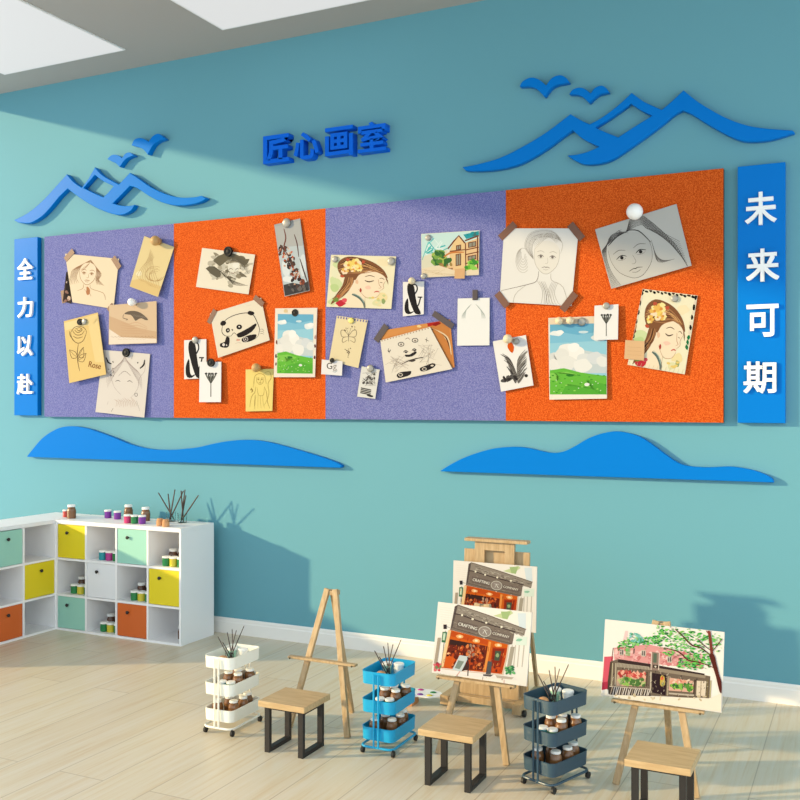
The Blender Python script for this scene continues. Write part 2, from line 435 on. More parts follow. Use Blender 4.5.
slogan(737.6, 785.3, (166.6, 162.0), 423.3, [('未', 760.6, 208.2, 32, 33), ('来', 762.4, 265, 33, 33), ('可', 762.4, 320.5, 32, 32.5), ('期', 759.8, 377.4, 33, 32)], 'wide blue board with white characters right of the pinboard')

# pinboard
BX0, BX1, BZ0, BZ1 = -9.27, -1.145, 2.436, 4.687
pb = thing('pin_board', 'wide felt pinboard of alternating purple and orange panels', 'pinboard', ((BX0 + BX1) / 2, 0, BZ0))
hw = (BX1 - BX0) / 2; HB = BZ1 - BZ0
obj('backing', box(B(), -hw, hw, -TB + 0.016, -0.001, 0, HB), M['board_back'], pb)
for i in range(4):
    w = 2 * hw / 4
    o = obj('felt_panel', box(B(), -hw + i * w + 0.0005, -hw + (i + 1) * w - 0.0005, -TB, -TB + 0.016, 0, HB), M['felt_purple' if i % 2 == 0 else 'felt_orange'], pb)
    o['label'] = ('purple felt panel', 'orange felt panel')[i % 2]

# ------------------------------------------------------------------ cubby shelves
CH = 1.262
PT = 0.024          # panel thickness
def door(parent, x0, x1, z0, z1, m, word, axis, ypos, extra=False):
    """coloured door with a round knob, filling one cell; axis 'x' faces -y, 'y' faces +x"""
    g = 0.004
    if axis == 'x':
        d = obj('door', box(B(), x0 + g, x1 - g, ypos + 0.006, ypos + 0.026, z0 + g, z1 - g), M[m], parent, bevel=0.002)
    else:
        d = obj('door', box(B(), ypos - 0.026, ypos - 0.006, x0 + g, x1 - g, z0 + g, z1 - g), M[m], parent, bevel=0.002)
    d['label'] = word + ' door with a dark round knob'
    cx, cz = (x0 + x1) / 2 - (0.05 if axis == 'x' else -0.01), z1 - 0.095
    prof = [(0.009, -0.008), (0.009, 0.010), (0.019, 0.012), (0.019, 0.02), (0.009, 0.025)]
    bm = B()
    if axis == 'x': lathe(bm, prof, (cx, ypos, cz), 14, 'Y')
    else: lathe(bm, [(r, h) for r, h in prof], (ypos, cx, cz), 14, 'X')
    obj('knob', bm, M['dark_metal'], d, smooth=False)

cells = {}
rows = [PT, 0.416, 0.830, CH - 0.044]     # row floors, last is underside of top
def shelf_unit(lab, axis, start, n, cw, front, back, ends, doors, top):
    t = thing('cubby_shelf', lab, 'shelf', (0, 0, 0), group='white cubby shelf units')
    bm = B()
    def bx(a0, a1, b0, b1, z0, z1):
        if axis == 'x': box(bm, a0, a1, b0, b1, z0, z1)
        else: box(bm, b0, b1, a0, a1, z0, z1)
    L = start + n * cw
    lo, hi = min(front, back), max(front, back)
    for i in range(n + 1):
        c = start + i * cw
        w = PT / 2 if 0 < i < n else PT / 2
        bx(c - w, c + w, lo, hi, 0.0, CH - 0.044)
    inner = 0.02
    bk = (back - 0.012, back) if back > front else (back, back + 0.012)
    for z in rows[:3]:
        for i in range(n):
            bx(start + i * cw + PT / 2, start + (i + 1) * cw - PT / 2, lo if back > front else lo + 0.012, hi - 0.012 if back > front else hi, z - PT, z)
    for i in range(n): bx(start + i * cw + PT / 2, start + (i + 1) * cw - PT / 2, bk[0], bk[1], 0.0, CH - 0.044)
    obj('carcass', bm, M['cab'], t)
    obj('top', box(B(), *top, CH - 0.044, CH), M['cab'], t, bevel=0.003)
    for i, r, m, w in doors:
        a0, a1 = start + i * cw + PT / 2, start + (i + 1) * cw - PT / 2
        z0 = rows[r]; z1 = rows[r + 1] - (PT if r < 2 else 0)
        door(t, a0, a1, z0, z1, m, w, axis, front)
    return t
FB, BB = -0.72, -0.14       # front and back of the unit along the back wall
XF, XB = -8.415, -9.0       # front and back of the unit on the left
XR = -6.615
cw = (XR - XF - PT) / 4
x_start = XF + PT / 2
shelf_unit('white cubby shelf unit of three rows standing against the teal back wall', 'x', x_start, 4, cw, FB, BB, None,
           [(0, 0, 'door_mint', 'mint green'), (0, 2, 'door_yellow', 'yellow'), (1, 1, 'door_white', 'white'), (2, 2, 'door_mint', 'pale mint'), (2, 0, 'door_orange', 'orange'), (3, 1, 'door_yellow', 'yellow')],
           (XF - 0.0, XR, FB - 0.004, BB))
cl = 0.467
y_start = FB - 4 * cl - 0.0
shelf_unit('white cubby shelf unit running towards the viewer at the left edge', 'y', y_start - PT / 2 + PT / 2, 4, cl, XF, XB, None,
           [(3, 1, 'door_yellow', 'yellow'), (2, 2, 'door_mint', 'mint green'), (2, 0, 'door_orange', 'orange'), (1, 1, 'door_yellow', 'yellow'), (0, 2, 'door_mint', 'mint green'), (0, 0, 'door_orange', 'orange')],
           (XB, XF - 0.03, y_start - PT / 2, BB))

# ------------------------------------------------------------------ paint pots, bottles, brushes
PROTO = {}
def pot(kind, loc, label=None, group=None, rz=None):
    """paint pots: 'cup:<colour>' short straight pot, 'bottle:<colour>' shouldered bottle"""
    shape, colour, s = kind
    key = (shape, colour)
    if key not in PROTO:
        name = {'cup': 'paint_pot', 'bottle': 'paint_bottle', 'jar': 'honey_jar'}[shape]
        name = 'paint_jar' if name == 'honey_jar' else name
        t = thing(name, '', 'paint pot' if shape == 'cup' else 'paint bottle')
        if shape == 'cup':
            obj('body', lathe(B(), [(0.036, 0), (0.040, 0.004), (0.040, 0.074), (0.037, 0.078)], seg=18), M[colour], t, smooth=False)
            obj('lid', lathe(B(), [(0.0425, 0.078), (0.0425, 0.092), (0.038, 0.096)], seg=18), M['lid'], t)
        elif shape == 'bottle':
            obj('body', lathe(B(), [(0.046, 0), (0.050, 0.005), (0.051, 0.085), (0.046, 0.108), (0.038, 0.124), (0.038, 0.13)], seg=20), M[colour], t)
            obj('lid', lathe(B(), [(0.044, 0.13), (0.044, 0.152), (0.041, 0.156)], seg=20), M['lid'], t)
        else:
            obj('body', lathe(B(), [(0.036, 0), (0.040, 0.004), (0.041, 0.07), (0.036, 0.088), (0.028, 0.100), (0.028, 0.104)], seg=18), M[colour], t)
            obj('lid', lathe(B(), [(0.031, 0.104), (0.031, 0.117), (0.028, 0.120)], seg=18), M['lid'], t)
        PROTO[key] = t; o = t
    else:
        o = copy_tree(PROTO[key])
    o.location = (loc[0], loc[1], loc[2] + 0.0006); o.scale = (s, s, s)
    o.rotation_euler = (0, 0, random.uniform(0, 6) if rz is None else rz)
    if label: o['label'] = label
    if group: o['group'] = group
    elif 'group' in o: del o['group']
    return o

# on top of the shelves
G = 'paint pots on top of the shelves'
def top_at(u, v): p = onz(u, v, CH); return (p.x, p.y, CH + 0.0006)
pot(('bottle', 'brown_glass', 1.02), top_at(71.5, 518.3), 'brown paint bottle standing alone near the shelf corner', G)
pot(('cup', 'red', 0.9), top_at(66.0, 517.0), 'small red paint pot half hidden behind the lone brown bottle', G)
pot(('cup', 'purple', 1.0), top_at(108, 518.0), 'left-hand purple pot of the rear pair on the shelf top', G)
pot(('cup', 'purple', 1.0), top_at(117.5, 519.2), 'right-hand purple pot of the rear pair on the shelf top', G)
pot(('bottle', 'brown_glass', 1.0), (-7.78, -0.22, CH), 'brown paint bottle behind the pink pot on the shelf top', G)
pot(('bottle', 'brown_glass', 1.0), (-7.42, -0.34, CH), 'brown paint bottle behind the front purple pot on the shelf top', G)
pot(('cup', 'pink', 1.0), top_at(127.6, 523.0), 'pink paint pot at the left of the front three on the shelf top', G)
pot(('cup', 'green', 1.0), top_at(134.6, 523.5), 'dark green paint pot between pink and purple pots on shelf top', G)
pot(('cup', 'purple', 1.0), top_at(142.2, 523.8), 'purple paint pot at the right of the front three on the shelf top', G)
tag(obj('tan_jar', lathe(B(), [(0.034, 0), (0.04, 0.006), (0.04, 0.05), (0.034, 0.06), (0.034, 0.075), (0.028, 0.08)]), M['copper'], loc=top_at(160.0, 525.6)), 'left-hand small tan jar in front of the brush glasses', 'jar', 'small tan jars on the shelf top')
tag(obj('tan_jar', lathe(B(), [(0.034, 0), (0.04, 0.006), (0.04, 0.05), (0.034, 0.06), (0.034, 0.075), (0.028, 0.08)]), M['copper'], loc=top_at(165.8, 526.6)), 'right-hand small tan jar in front of the brush glasses', 'jar', 'small tan jars on the shelf top')

def glass_cup(name, loc, r, h, lab, cat, group=None):
    w = 0.004
    o = obj(name, lathe(B(), [(r * 0.9, 0), (r, h), (r - w, h), (r * 0.9 - w, 0.006)], seg=24), M['glass'], loc=loc)
    return tag(o, lab, cat, group)

def brush(base, tip, group, r=0.0045, hair_up=False):
    """thin dark brush leaning in a cup; its bristles are at the top or the bottom"""
    base, tip = Vector(base), Vector(tip)
    t = thing('paint_brush', '', 'paint brush', base, group=group)
    v = tip - base
    obj('handle', tube(B(), [(0, 0, 0), v * 0.22, v * 0.5, v * 0.93], [r * 0.55, r * 0.9, r, r * 0.8], 8), M['brush'], t)
    obj('bristles', tube(B(), [v * 0.93, v * 0.96, v], [r * 0.8, r * 0.95, r * 0.25], 8), M['brush'], t)
    TIP[t.name] = tip
    return t

# two brush glasses on the shelf top
for gx, gy, tips, word, place in ((-7.12, -0.26, [(158.2, 492.5), (168, 493.5), (175, 489.2), (183.5, 490.5)], 'left-hand', 'left'), (-6.93, -0.30, [(181, 490.2), (185, 489.4), (186, 495), (198.6, 495)], 'right-hand', 'right')):
    glass_cup('brush_glass', (gx, gy, CH), 0.055, 0.11, '%s clear glass of brushes at the right end of the shelf top' % word, 'glass', 'brush glasses')
    bs = []
    for i, (u, v) in enumerate(tips):
        tp = ony(u, v, gy + (-0.03, 0.03, 0.05, -0.02)[i])
        dx = tp.x - gx
        base = (gx - max(-0.035, min(0.035, dx * 0.22)), gy + (0.02, -0.02, -0.025, 0.015)[i], CH + 0.01)
        bs.append(brush(base, tp, 'brushes in the %s glass on the shelf' % word, 0.008))
    rank(bs, 'dark brush of four in the %s glass on the shelf top' % word)

# inside the cells
def cell_x(i): return x_start + i * cw + PT / 2, x_start + (i + 1) * cw - PT / 2
def cluster(i, r, word):
    x0, x1 = cell_x(i); z = rows[r]
    g = 'paint pots in the %s' % word
    if True:
        pot(('cup', 'green', 1.12), (x1 - 0.056, FB + 0.105, z), 'green pot half hidden at the right in the %s' % word, g)
    yf = FB + 0.10
    pot(('cup', 'green', 1.12), (x1 - 0.252, yf, z), 'dark green pot at the front left in the %s' % word, g)
    pot(('cup', 'yellow', 1.12), (x1 - 0.154, yf, z), 'yellow pot in front in the %s' % word, g)
    pot(('bottle', 'dark_brown', 1.02), (x1 - 0.30, yf + 0.17, z), 'dark brown bottle behind the green pot in the %s' % word, g)
    pot(('bottle', 'dark_brown', 1.02), (x1 - 0.19, yf + 0.19, z), 'dark brown bottle behind the yellow pot in the %s' % word, g)
cluster(3, 2, 'top right cell')
cluster(0, 1, 'left middle cell')
cluster(2, 1, 'middle row cell beside the yellow door')
cluster(1, 0, 'bottom cell')
x0, x1 = cell_x(1)
g = 'paint pots in the top cell'
pot(('cup', 'teal', 1.12), (x1 - 0.28, FB + 0.11, rows[2]), 'teal pot, left of three pots in the top row cell', g)
pot(('cup', 'magenta', 1.12), (x1 - 0.18, FB + 0.11, rows[2]), 'magenta pot, middle of three pots in the top row cell', g)
pot(('cup', 'green', 1.12), (x1 - 0.08, FB + 0.11, rows[2]), 'green pot, right of three pots in the top row cell', g)
x0, x1 = cell_x(3)
pot(('bottle', 'dark_brown', 0.9), (x1 - 0.12, FB + 0.2, rows[0]), 'dark bottle alone in the empty bottom right cell')

# ------------------------------------------------------------------ stools
def make_stool():
    t = thing('stool', '', 'stool', group='wooden topped stools')
    obj('seat', box(B(), -0.202, 0.202, -0.19, 0.19, 0.345, 0.39), M['stool_wood'], t, bevel=0.004)
    for s in (-1, 1):
        bm = B(); x0, x1 = (s * 0.167, s * 0.125) if s < 0 else (s * 0.125, s * 0.167)
        box(bm, x0, x1, -0.155, -0.122, 0.0, 0.344); box(bm, x0, x1, 0.122, 0.155, 0.0, 0.344)
        box(bm, x0, x1, -0.122, 0.122, 0.0, 0.032); box(bm, x0, x1, -0.122, 0.122, 0.316, 0.344)
        obj('leg_frame', bm, M['stool_metal'], t)
    for y in (-0.145, 0.145): obj('rail', box(B(), -0.125, 0.125, y - 0.01, y + 0.01, 0.326, 0.344), M['stool_metal'], t)
    return t
st0 = make_stool()
for i, (x, y, lab) in enumerate(((-3.893, -2.785, 'wooden stool with black frame legs in front of the empty easel'), (-2.558, -2.83, 'wooden stool with black frame legs below the storefront painting easel'),
                                 (-1.163, -2.775, 'wooden stool at the bottom right below the pink house painting'))):
    o = st0 if i == 0 else copy_tree(st0)
    o.location = (x, y, 0); o['label'] = lab

# palette on the hidden stool
def make_palette():
    pts = catmull([(-0.16, -0.02), (-0.12, 0.09), (0.0, 0.13), (0.13, 0.09), (0.17, -0.01), (0.10, -0.10), (0.02, -0.09), (-0.06, -0.12), (-0.14, -0.09)], 5, True)
    cu = bpy.data.curves.new('palette', 'CURVE'); cu.dimensions = '2D'; cu.fill_mode = 'BOTH'; cu.extrude = 0.004
    hole = [(-0.09 + 0.022 * math.cos(a * 0.628), -0.04 + 0.016 * math.sin(a * 0.628)) for a in range(10)]
    for lp in (pts, hole):
        sp = cu.splines.new('POLY'); sp.points.add(len(lp) - 1); sp.use_cyclic_u = True
        for q, p in zip(sp.points, lp): q.co = (p[0], p[1], 0, 1)
    me = curve_to_mesh(cu, 'board')
    for v in me.vertices: v.co.z += 0.004
    c = onz(418.5, 693.8, 0.085)
    tag(obj('wooden_box', box(B(), -0.10, 0.10, -0.07, 0.07, 0, 0.085), M['copper'], loc=(c.x - 0.115, c.y - 0.03, 0), bevel=0.003), 'low brown box under the paint palette behind the blue trolley', 'box')
    t = thing('paint_palette', 'white artist palette with paint blobs lying behind the blue trolley', 'palette', (c.x, c.y, 0.0855), 0.2)
    t.scale = (1.22, 1.0, 1.0)
    link('board', me, M['cab'], t)
    for x, y, m in ((-0.09, 0.04, 'brush'), (0.02, -0.04, 'purple'), (0.09, -0.05, 'yellow'), (0.0, 0.09, 'magenta'), (0.10, 0.04, 'green'), (-0.03, -0.075, 'purple')):
        obj('paint_blob', lathe(B(), [(0.024, 0.006), (0.022, 0.012), (0.01, 0.017)], (x, y, 0), 12), M[m], t, smooth=True)
make_palette()

# ------------------------------------------------------------------ tripod easels
AY, AZ = 0.215, 1.10                      # apex relative to the front feet line
def make_easel():
    t = thing('tripod_easel', '', 'easel', group='tripod easels')
    for s in (-1, 1):
        obj('leg', bar(B(), (s * 0.268, 0.0, 0.0), (s * 0.036, AY, AZ), 0.046, 0.032), M['easel_wood'], t, bevel=0.003)
    rl = obj('leg', bar(B(), (0.0, 0.555, 0.0), (0.0, AY + 0.03, AZ - 0.04), 0.044, 0.032), M['easel_wood'], t, bevel=0.003)
    obj('hinge_block', box(B(), -0.05, 0.05, AY - 0.012, AY + 0.055, AZ - 0.05, AZ - 0.012), M['easel_wood'], t, bevel=0.003)
    yt = 0.56 / AZ * AY
    tr = obj('tray', box(B(), -0.31, 0.31, yt - 0.068, yt - 0.018, 0.543, 0.562), M['easel_wood'], t, bevel=0.003)
    for s in (-1, 1):
        obj('wing_nut', lathe(B(), [(0.006, 0), (0.008, 0.008), (0.004, 0.014)], (s * 0.285, yt - 0.068, 0.548), 10, 'Y'), M['easel_dark'], tr)
    obj('rear_brace', bar(B(), (0.02, AY - 0.0, AZ - 0.04), (0.015, 0.36, 0.66), 0.018, 0.012), M['easel_wood'], t)
    return t
ez = make_easel()
EASELS = []
for i, (x, lab) in enumerate(((-3.917, 'empty wooden tripod easel behind the left stool'), (-2.607, 'wooden tripod easel holding the front storefront painting'), (-1.283, 'wooden tripod easel holding the pink house painting'))):
    o = ez if i == 0 else copy_tree(ez)
    o.location = (x, -2.402, 0); o['label'] = lab; EASELS.append(o)

# ------------------------------------------------------------------ large studio easel by the wall
t = thing('studio_easel', 'large wheeled studio easel standing near the wall behind other easels', 'easel', (-2.92, -1.26, 0))
def P(x): return x + 2.92
by = 0.14                                  # back board plane
obj('back_board', bar(B(), (0.03 - 0.0, by - 0.03, 0.10), (0.03, by + 0.02, 1.332), 0.60, 0.022), M['easel_wood'], t, bevel=0.003)
bm = B()
for xa, xb in ((P(-3.075), P(-2.985)), (P(-2.80), P(-2.715))): bar(bm, ((xa + xb) / 2, by - 0.075, 0.30), ((xa + xb) / 2, by - 0.012, 1.405), xb - xa, 0.035)
bar(bm, (P(-2.893), by - 0.0165, 1.335), (P(-2.893), by - 0.012, 1.405), 0.185, 0.035)
obj('mast', bm, M['easel_wood'], t)
obj('top_bar', box(B(), P(-3.16), P(-2.588), by - 0.065, by + 0.03, 1.410, 1.436), M['easel_wood'], t, bevel=0.003)
obj('canvas_ledge', box(B(), P(-3.24), P(-2.56), by - 0.16, by - 0.055, 0.655, 0.685), M['easel_wood'], t, bevel=0.003)
obj('front_panel', box(B(), P(-3.20), P(-2.66), by - 0.075, by - 0.05, 0.085, 0.40), M['easel_wood'], t, bevel=0.003)
obj('cross_beam', box(B(), P(-3.23), P(-2.655), by - 0.15, by - 0.076, 0.03, 0.085), M['easel_wood'], t, bevel=0.003)
for s, x in ((-1, P(-3.27)), (1, P(-2.62))):
    f = obj('foot', box(B(), x - 0.037, x + 0.037, -0.12, 0.52, 0.022, 0.10), M['easel_wood'], t, bevel=0.003)
    for y in (-0.07, 0.46):
        obj('caster', lathe(B(), [(0.014, -0.014), (0.028, -0.012), (0.028, 0.012), (0.014, 0.014)], (x + 0.056, y, 0.0285), 14, 'X'), M['rubber'], f)
    obj('rear_strut', bar(B(), (x, 0.44, 0.12), (x * 0.86 + 0.02, by + 0.04, 1.15), 0.03, 0.04), M['easel_wood'], t, bevel=0.003)

# ------------------------------------------------------------------ wheeled trolleys
def rrect(hx, hy, r, n=5):
    out = []
    for cx, cy, a0 in ((hx - r, hy - r, 0), (-hx + r, hy - r, 90), (-hx + r, -hy + r, 180), (hx - r, -hy + r, 270)):
        for k in range(n + 1):
            a = R(a0 + 90 * k / n); out.append((cx + r * math.cos(a), cy + r * math.sin(a)))
    return out
HX, HY = 0.134, 0.205
TZ = (0.108, 0.312, 0.522)
def make_trolley(m, loc, rz, lab):
    t = thing('trolley', lab, 'trolley', loc, rz, 'three tier trolleys')
    for z in TZ:
        bm = B(); H = 0.094
        loops = [(rrect(HX, HY, 0.045), z), (rrect(HX + 0.004, HY + 0.004, 0.049), z + H - 0.003), (rrect(HX + 0.006, HY + 0.006, 0.05), z + H), (rrect(HX - 0.001, HY - 0.001, 0.044), z + H), (rrect(HX - 0.005, HY - 0.005, 0.041), z + 0.008)]
        R_ = [[bm.verts.new((x, y, zz)) for x, y in lp] for lp, zz in loops]
        n = len(R_[0])
        for a in range(len(R_) - 1):
            for k in range(n): bm.faces.new((R_[a][k], R_[a][(k + 1) % n], R_[a + 1][(k + 1) % n], R_[a + 1][k]))
        bm.faces.new(R_[0][::-1]); bm.faces.new(R_[-1])
        obj('tray', bm, m, t)
    for s in (-1, 1):
        for q in (-1, 1):
            y = s * (HY + 0.017)
            obj('post', tube(B(), [(q * 0.019, y, 0.058), (q * 0.019, y, 0.600)], 0.0075, 8), m, t)
    bm = B()
    tube(bm, [(x, y, 0.060) for x, y in rrect(HX, HY + 0.012, 0.05)], 0.009, 8, True)
    obj('base_frame', bm, m, t)
    for sx in (-1, 1):
        for sy in (-1, 1):
            x, y = sx * (HX - 0.008), sy * (HY - 0.008)
            c = obj('caster', tube(B(), [(x, y, 0.058), (x, y, 0.040), (x, y + 0.008, 0.026)], 0.008, 8), M['rubber'], t)
            obj('wheel', lathe(B(), [(0.012, -0.011), (0.0235, -0.009), (0.0235, 0.009), (0.012, 0.011)], (x, y + 0.008, 0.024), 14, 'X'), M['rubber'], c)
    return t

def fill_trolley(c, rz, word):
    """jars, tub and brushes standing in the trolley's trays"""
    Mx = Matrix.Translation(c) @ Matrix.Rotation(rz, 4, 'Z')
    def W(x, y, z): return tuple(Mx @ Vector((x, y, z)))
    zt = TZ[2] + 0.009
    glass_cup('brush_glass', W(0.0, -0.02, zt), 0.05, 0.085, 'clear glass of brushes in the top tray of the %s trolley' % word, 'glass', 'brush glasses')
    bs = []
    for bx_, by_, tx, ty, h in ((0.02, -0.03, -0.075, -0.08, 0.215), (0.025, 0.0, -0.05, -0.05, 0.165), (0.02, -0.005, -0.04, 0.0, 0.235), (0.012, 0.012, -0.03, 0.055, 0.25), (-0.005, -0.03, 0.025, 0.035, 0.25), (-0.02, 0.0, 0.08, 0.065, 0.285)):
        bs.append(brush(W(bx_, by_ - 0.02, zt + 0.008), W(tx, ty - 0.02, zt + h), 'brushes in the %s trolley' % word, 0.0045))
    rank(bs, 'dark brush of six in the %s trolley' % word)
    tub = thing('paint_tub', 'white tub beside the brushes in the top tray of the %s trolley' % word, 'tub', W(0.03, 0.105, zt), group='tubs in trolley top trays')
    obj('body', lathe(B(), [(0.034, 0), (0.038, 0.066)], seg=20), M['lid'], tub); obj('lid', lathe(B(), [(0.041, 0.066), (0.041, 0.08), (0.037, 0.083)], seg=20), M['lid'], tub)
    tub = thing('paint_tub', 'pale mint tub beside the brushes in the top tray of the %s trolley' % word, 'tub', W(-0.055, 0.075, zt), group='tubs in trolley top trays')
    obj('body', lathe(B(), [(0.034, 0), (0.038, 0.07)], seg=20), M['mint_paint'], tub); obj('lid', lathe(B(), [(0.041, 0.07), (0.041, 0.083), (0.038, 0.086)], seg=20), M['lid'], tub)
    tag(obj('tan_jar', lathe(B(), [(0.028, 0), (0.038, 0.014), (0.040, 0.044), (0.032, 0.066), (0.018, 0.074)], seg=18), M['copper'], loc=W(-0.005, -0.128, zt - 0.0), smooth=True), 'rounded tan jar at the near end of the %s trolley top tray' % word, 'jar', 'tan jars in the trolleys')
    zm = TZ[1] + 0.009; zb = TZ[0] + 0.009
    g = 'jars in the middle tray of the %s trolley' % word
    pot(('cup', 'teal', 0.85), W(-0.02, -0.115, zm), 'teal pot with white cap in the middle tray of the %s trolley' % word, g)
    pot(('cup', 'green', 0.85), W(0.055, -0.105, zm), 'green pot with white cap in the middle tray of the %s trolley' % word, g)
    jars = [pot(('jar', 'brown_glass', 1.08), W(x, y, zm), None, g) for x, y in ((0.065, -0.02), (-0.035, -0.005), (0.0, 0.08), (0.08, 0.125), (-0.062, 0.154))]
    rank(jars, 'white capped brown jar of five in %s trolley middle tray' % word)
    g = 'jars in the bottom tray of the %s trolley' % word
    jars = [pot(('jar', 'brown_glass', 1.08), W(x, y, zb), None, g) for x, y in ((-0.065, -0.115), (0.06, -0.075), (-0.035, 0.005), (0.07, 0.045), (0.045, 0.145))]
    rank(jars, 'white capped brown jar of five in %s trolley bottom tray' % word)

for key, (x, y), rz, word in (('cart_white', (-4.600, -2.590), R(1.2), 'cream white'), ('cart_blue', (-3.268, -2.436), 0.0, 'bright blue'), ('cart_dark', (-1.938, -2.533), R(-20), 'dark slate')):
    make_trolley(M[key], (x, y, 0), rz, {'cream white': 'cream white three tier trolley beside the left stool', 'bright blue': 'bright blue three tier trolley right of the empty easel', 'dark slate': 'dark slate blue three tier trolley right of the storefront easel'}[word])
    fill_trolley(Vector((x, y, 0)), rz, word)

# ------------------------------------------------------------------ drawings: inked sheets
CROPS = {'A2': (50, 225, 800 / 130), 'A3': (50, 310, 800 / 110), 'B3': (180, 210, 800 / 150), 'B4': (180, 290, 800 / 150), 'C5': (320, 225, 800 / 170),
         'C6': (320, 310, 800 / 180), 'D7': (490, 200, 800 / 210), 'D8': (490, 285, 800 / 220), 'P1': (440, 520, 800 / 120), 'P2': (420, 590, 800 / 130), 'P3': (590, 610, 800 / 140), 'px': (0, 0, 1)}
rnd = random.Random(11)
_inv = {}

class Sheet:
    """a sheet of paper or canvas with artwork inked on it.
    src: its corners TL,TR,BR,BL in sketch units; dst: the same corners in the sheet's own metres (x right, z up, front towards -y)"""
    def __init__(s, src, dst, paper, thick=0.004):
        s.bm = bmesh.new(); s.lay = s.bm.loops.layers.float_color.new('ink')
        s.src = src; s.dst = [Vector(d) for d in dst]; s.n = 0
        s.eps = 0.0004
        P = s.dst; t = Vector((0, thick, 0))
        f = [s.bm.verts.new(p) for p in P]; b = [s.bm.verts.new(p + t) for p in P]
        faces = [(f[0], f[1], f[2], f[3]), (b[3], b[2], b[1], b[0])] + [(f[(i + 1) % 4], f[i], b[i], b[(i + 1) % 4]) for i in range(4)]
        for q in faces: s._col(s.bm.faces.new(q), paper)
    def _col(s, f, c):
        c = lin(c); c = (c[0] * 0.63, c[1] * 0.64, c[2] * 0.68, 1.0)
        for l in f.loops: l[s.lay] = c
    def uv(s, x, y):
        a, b, c, d = s.src
        u = v = 0.5
        for _ in range(5):
            px = (1 - u) * (1 - v) * a[0] + u * (1 - v) * b[0] + u * v * c[0] + (1 - u) * v * d[0] - x
            py = (1 - u) * (1 - v) * a[1] + u * (1 - v) * b[1] + u * v * c[1] + (1 - u) * v * d[1] - y
            dxu = (1 - v) * (b[0] - a[0]) + v * (c[0] - d[0]); dxv = (1 - u) * (d[0] - a[0]) + u * (c[0] - b[0])
            dyu = (1 - v) * (b[1] - a[1]) + v * (c[1] - d[1]); dyv = (1 - u) * (d[1] - a[1]) + u * (c[1] - b[1])
            det = dxu * dyv - dxv * dyu
            u -= (px * dyv - py * dxv) / det; v -= (dxu * py - dyu * px) / det
        return min(max(u, 0.004), 0.996), min(max(v, 0.004), 0.996)
    def pt(s, x, y):
        u, v = s.uv(x, y); a, b, c, d = s.dst
        p = a * ((1 - u) * (1 - v)) + b * (u * (1 - v)) + c * (u * v) + d * ((1 - u) * v)
        p.y -= 0.0006 + 0.0000035 * s.n
        return p
    def fill(s, pts, c, smooth=0):
        s.n += 1
        if smooth: pts = catmull(pts, smooth, True)
        vs = []
        for p in pts:
            q = s.pt(*p)
            if not vs or (q - vs[-1].co).length > 1e-5: vs.append(s.bm.verts.new(q))
        if len(vs) > 2: s._col(s.bm.faces.new(vs[::-1]), c)
    def line(s, pts, w, c, smooth=4, taper=True):
        s.n += 1
        if smooth and len(pts) > 2: pts = catmull(pts, smooth)
        n = len(pts); L = []; Rr = []
        for i in range(n):
            a = pts[max(i - 1, 0)]; b = pts[min(i + 1, n - 1)]
            dx, dy = b[0] - a[0], b[1] - a[1]; m = math.hypot(dx, dy) or 1
            k = w / 2 * ((0.35 + 0.65 * math.sin(math.pi * (0.08 + 0.84 * i / max(n - 1, 1)))) if taper else 1)
            nx, ny = -dy / m * k, dx / m * k
            L.append(s.bm.verts.new(s.pt(pts[i][0] + nx, pts[i][1] + ny))); Rr.append(s.bm.verts.new(s.pt(pts[i][0] - nx, pts[i][1] - ny)))
        for i in range(n - 1): s._col(s.bm.faces.new((L[i], L[i + 1], Rr[i + 1], Rr[i])), c)
    def blob(s, x, y, rx, ry, c, rot=0.0, n=10, jit=0.18):
        pts = []
        for k in range(n):
            a = 2 * math.pi * k / n; r = 1 + rnd.uniform(-jit, jit)
            ex, ey = rx * r * math.cos(a), ry * r * math.sin(a)
            pts.append((x + ex * math.cos(rot) - ey * math.sin(rot), y + ex * math.sin(rot) + ey * math.cos(rot)))
        s.fill(pts, c, 2 if n > 6 else 0)
    def scatter(s, x0, y0, x1, y1, k, r0, r1, cols, shear=0.0, stretch=1.4):
        for _ in range(k):
            u = rnd.random(); x = x0 + (x1 - x0) * u; y = rnd.uniform(y0, y1) + shear * u
            r = rnd.uniform(r0, r1); s.blob(x, y, r * stretch, r, rnd.choice(cols), rnd.uniform(0, 3), 7, 0.3)
    def text(s, body, x, y, size, c, ang=0.0, bold=0.0, sx=1.0):
        s.n += 1
        if body not in _inv: _inv[body] = glyph_polys(body)
        vs, polys = _inv[body]; ca, sa = math.cos(R(ang)), math.sin(R(ang))
        def put(dx):
            q = [s.bm.verts.new(s.pt(x + (vx * sx * ca) * size + (vy * sa) * size + dx, y + (vx * sx * sa) * size - vy * ca * size)) for vx, vy in vs]
            for p in polys:
                try: s._col(s.bm.faces.new([q[i] for i in p]), c)
                except ValueError: pass
        put(0)
        if bold: s.n += 1; put(bold)
    def ring(s, x, y, rx, ry, w, c, a0=0, a1=360, rot=0.0, taper=False):
        pts = []
        for k in range(17):
            a = R(a0 + (a1 - a0) * k / 16); ex, ey = rx * math.cos(a), ry * math.sin(a)
            pts.append((x + ex * math.cos(rot) - ey * math.sin(rot), y + ex * math.sin(rot) + ey * math.cos(rot)))
        s.line(pts, w, c, 0, taper)
    def done(s, name, loc, parent=None):
        me = bpy.data.meshes.new(name)
        s.bm.faces.ensure_lookup_table()
        s.bm.to_mesh(me); s.bm.free()
        return link(name, me, M['ink'], parent, loc)

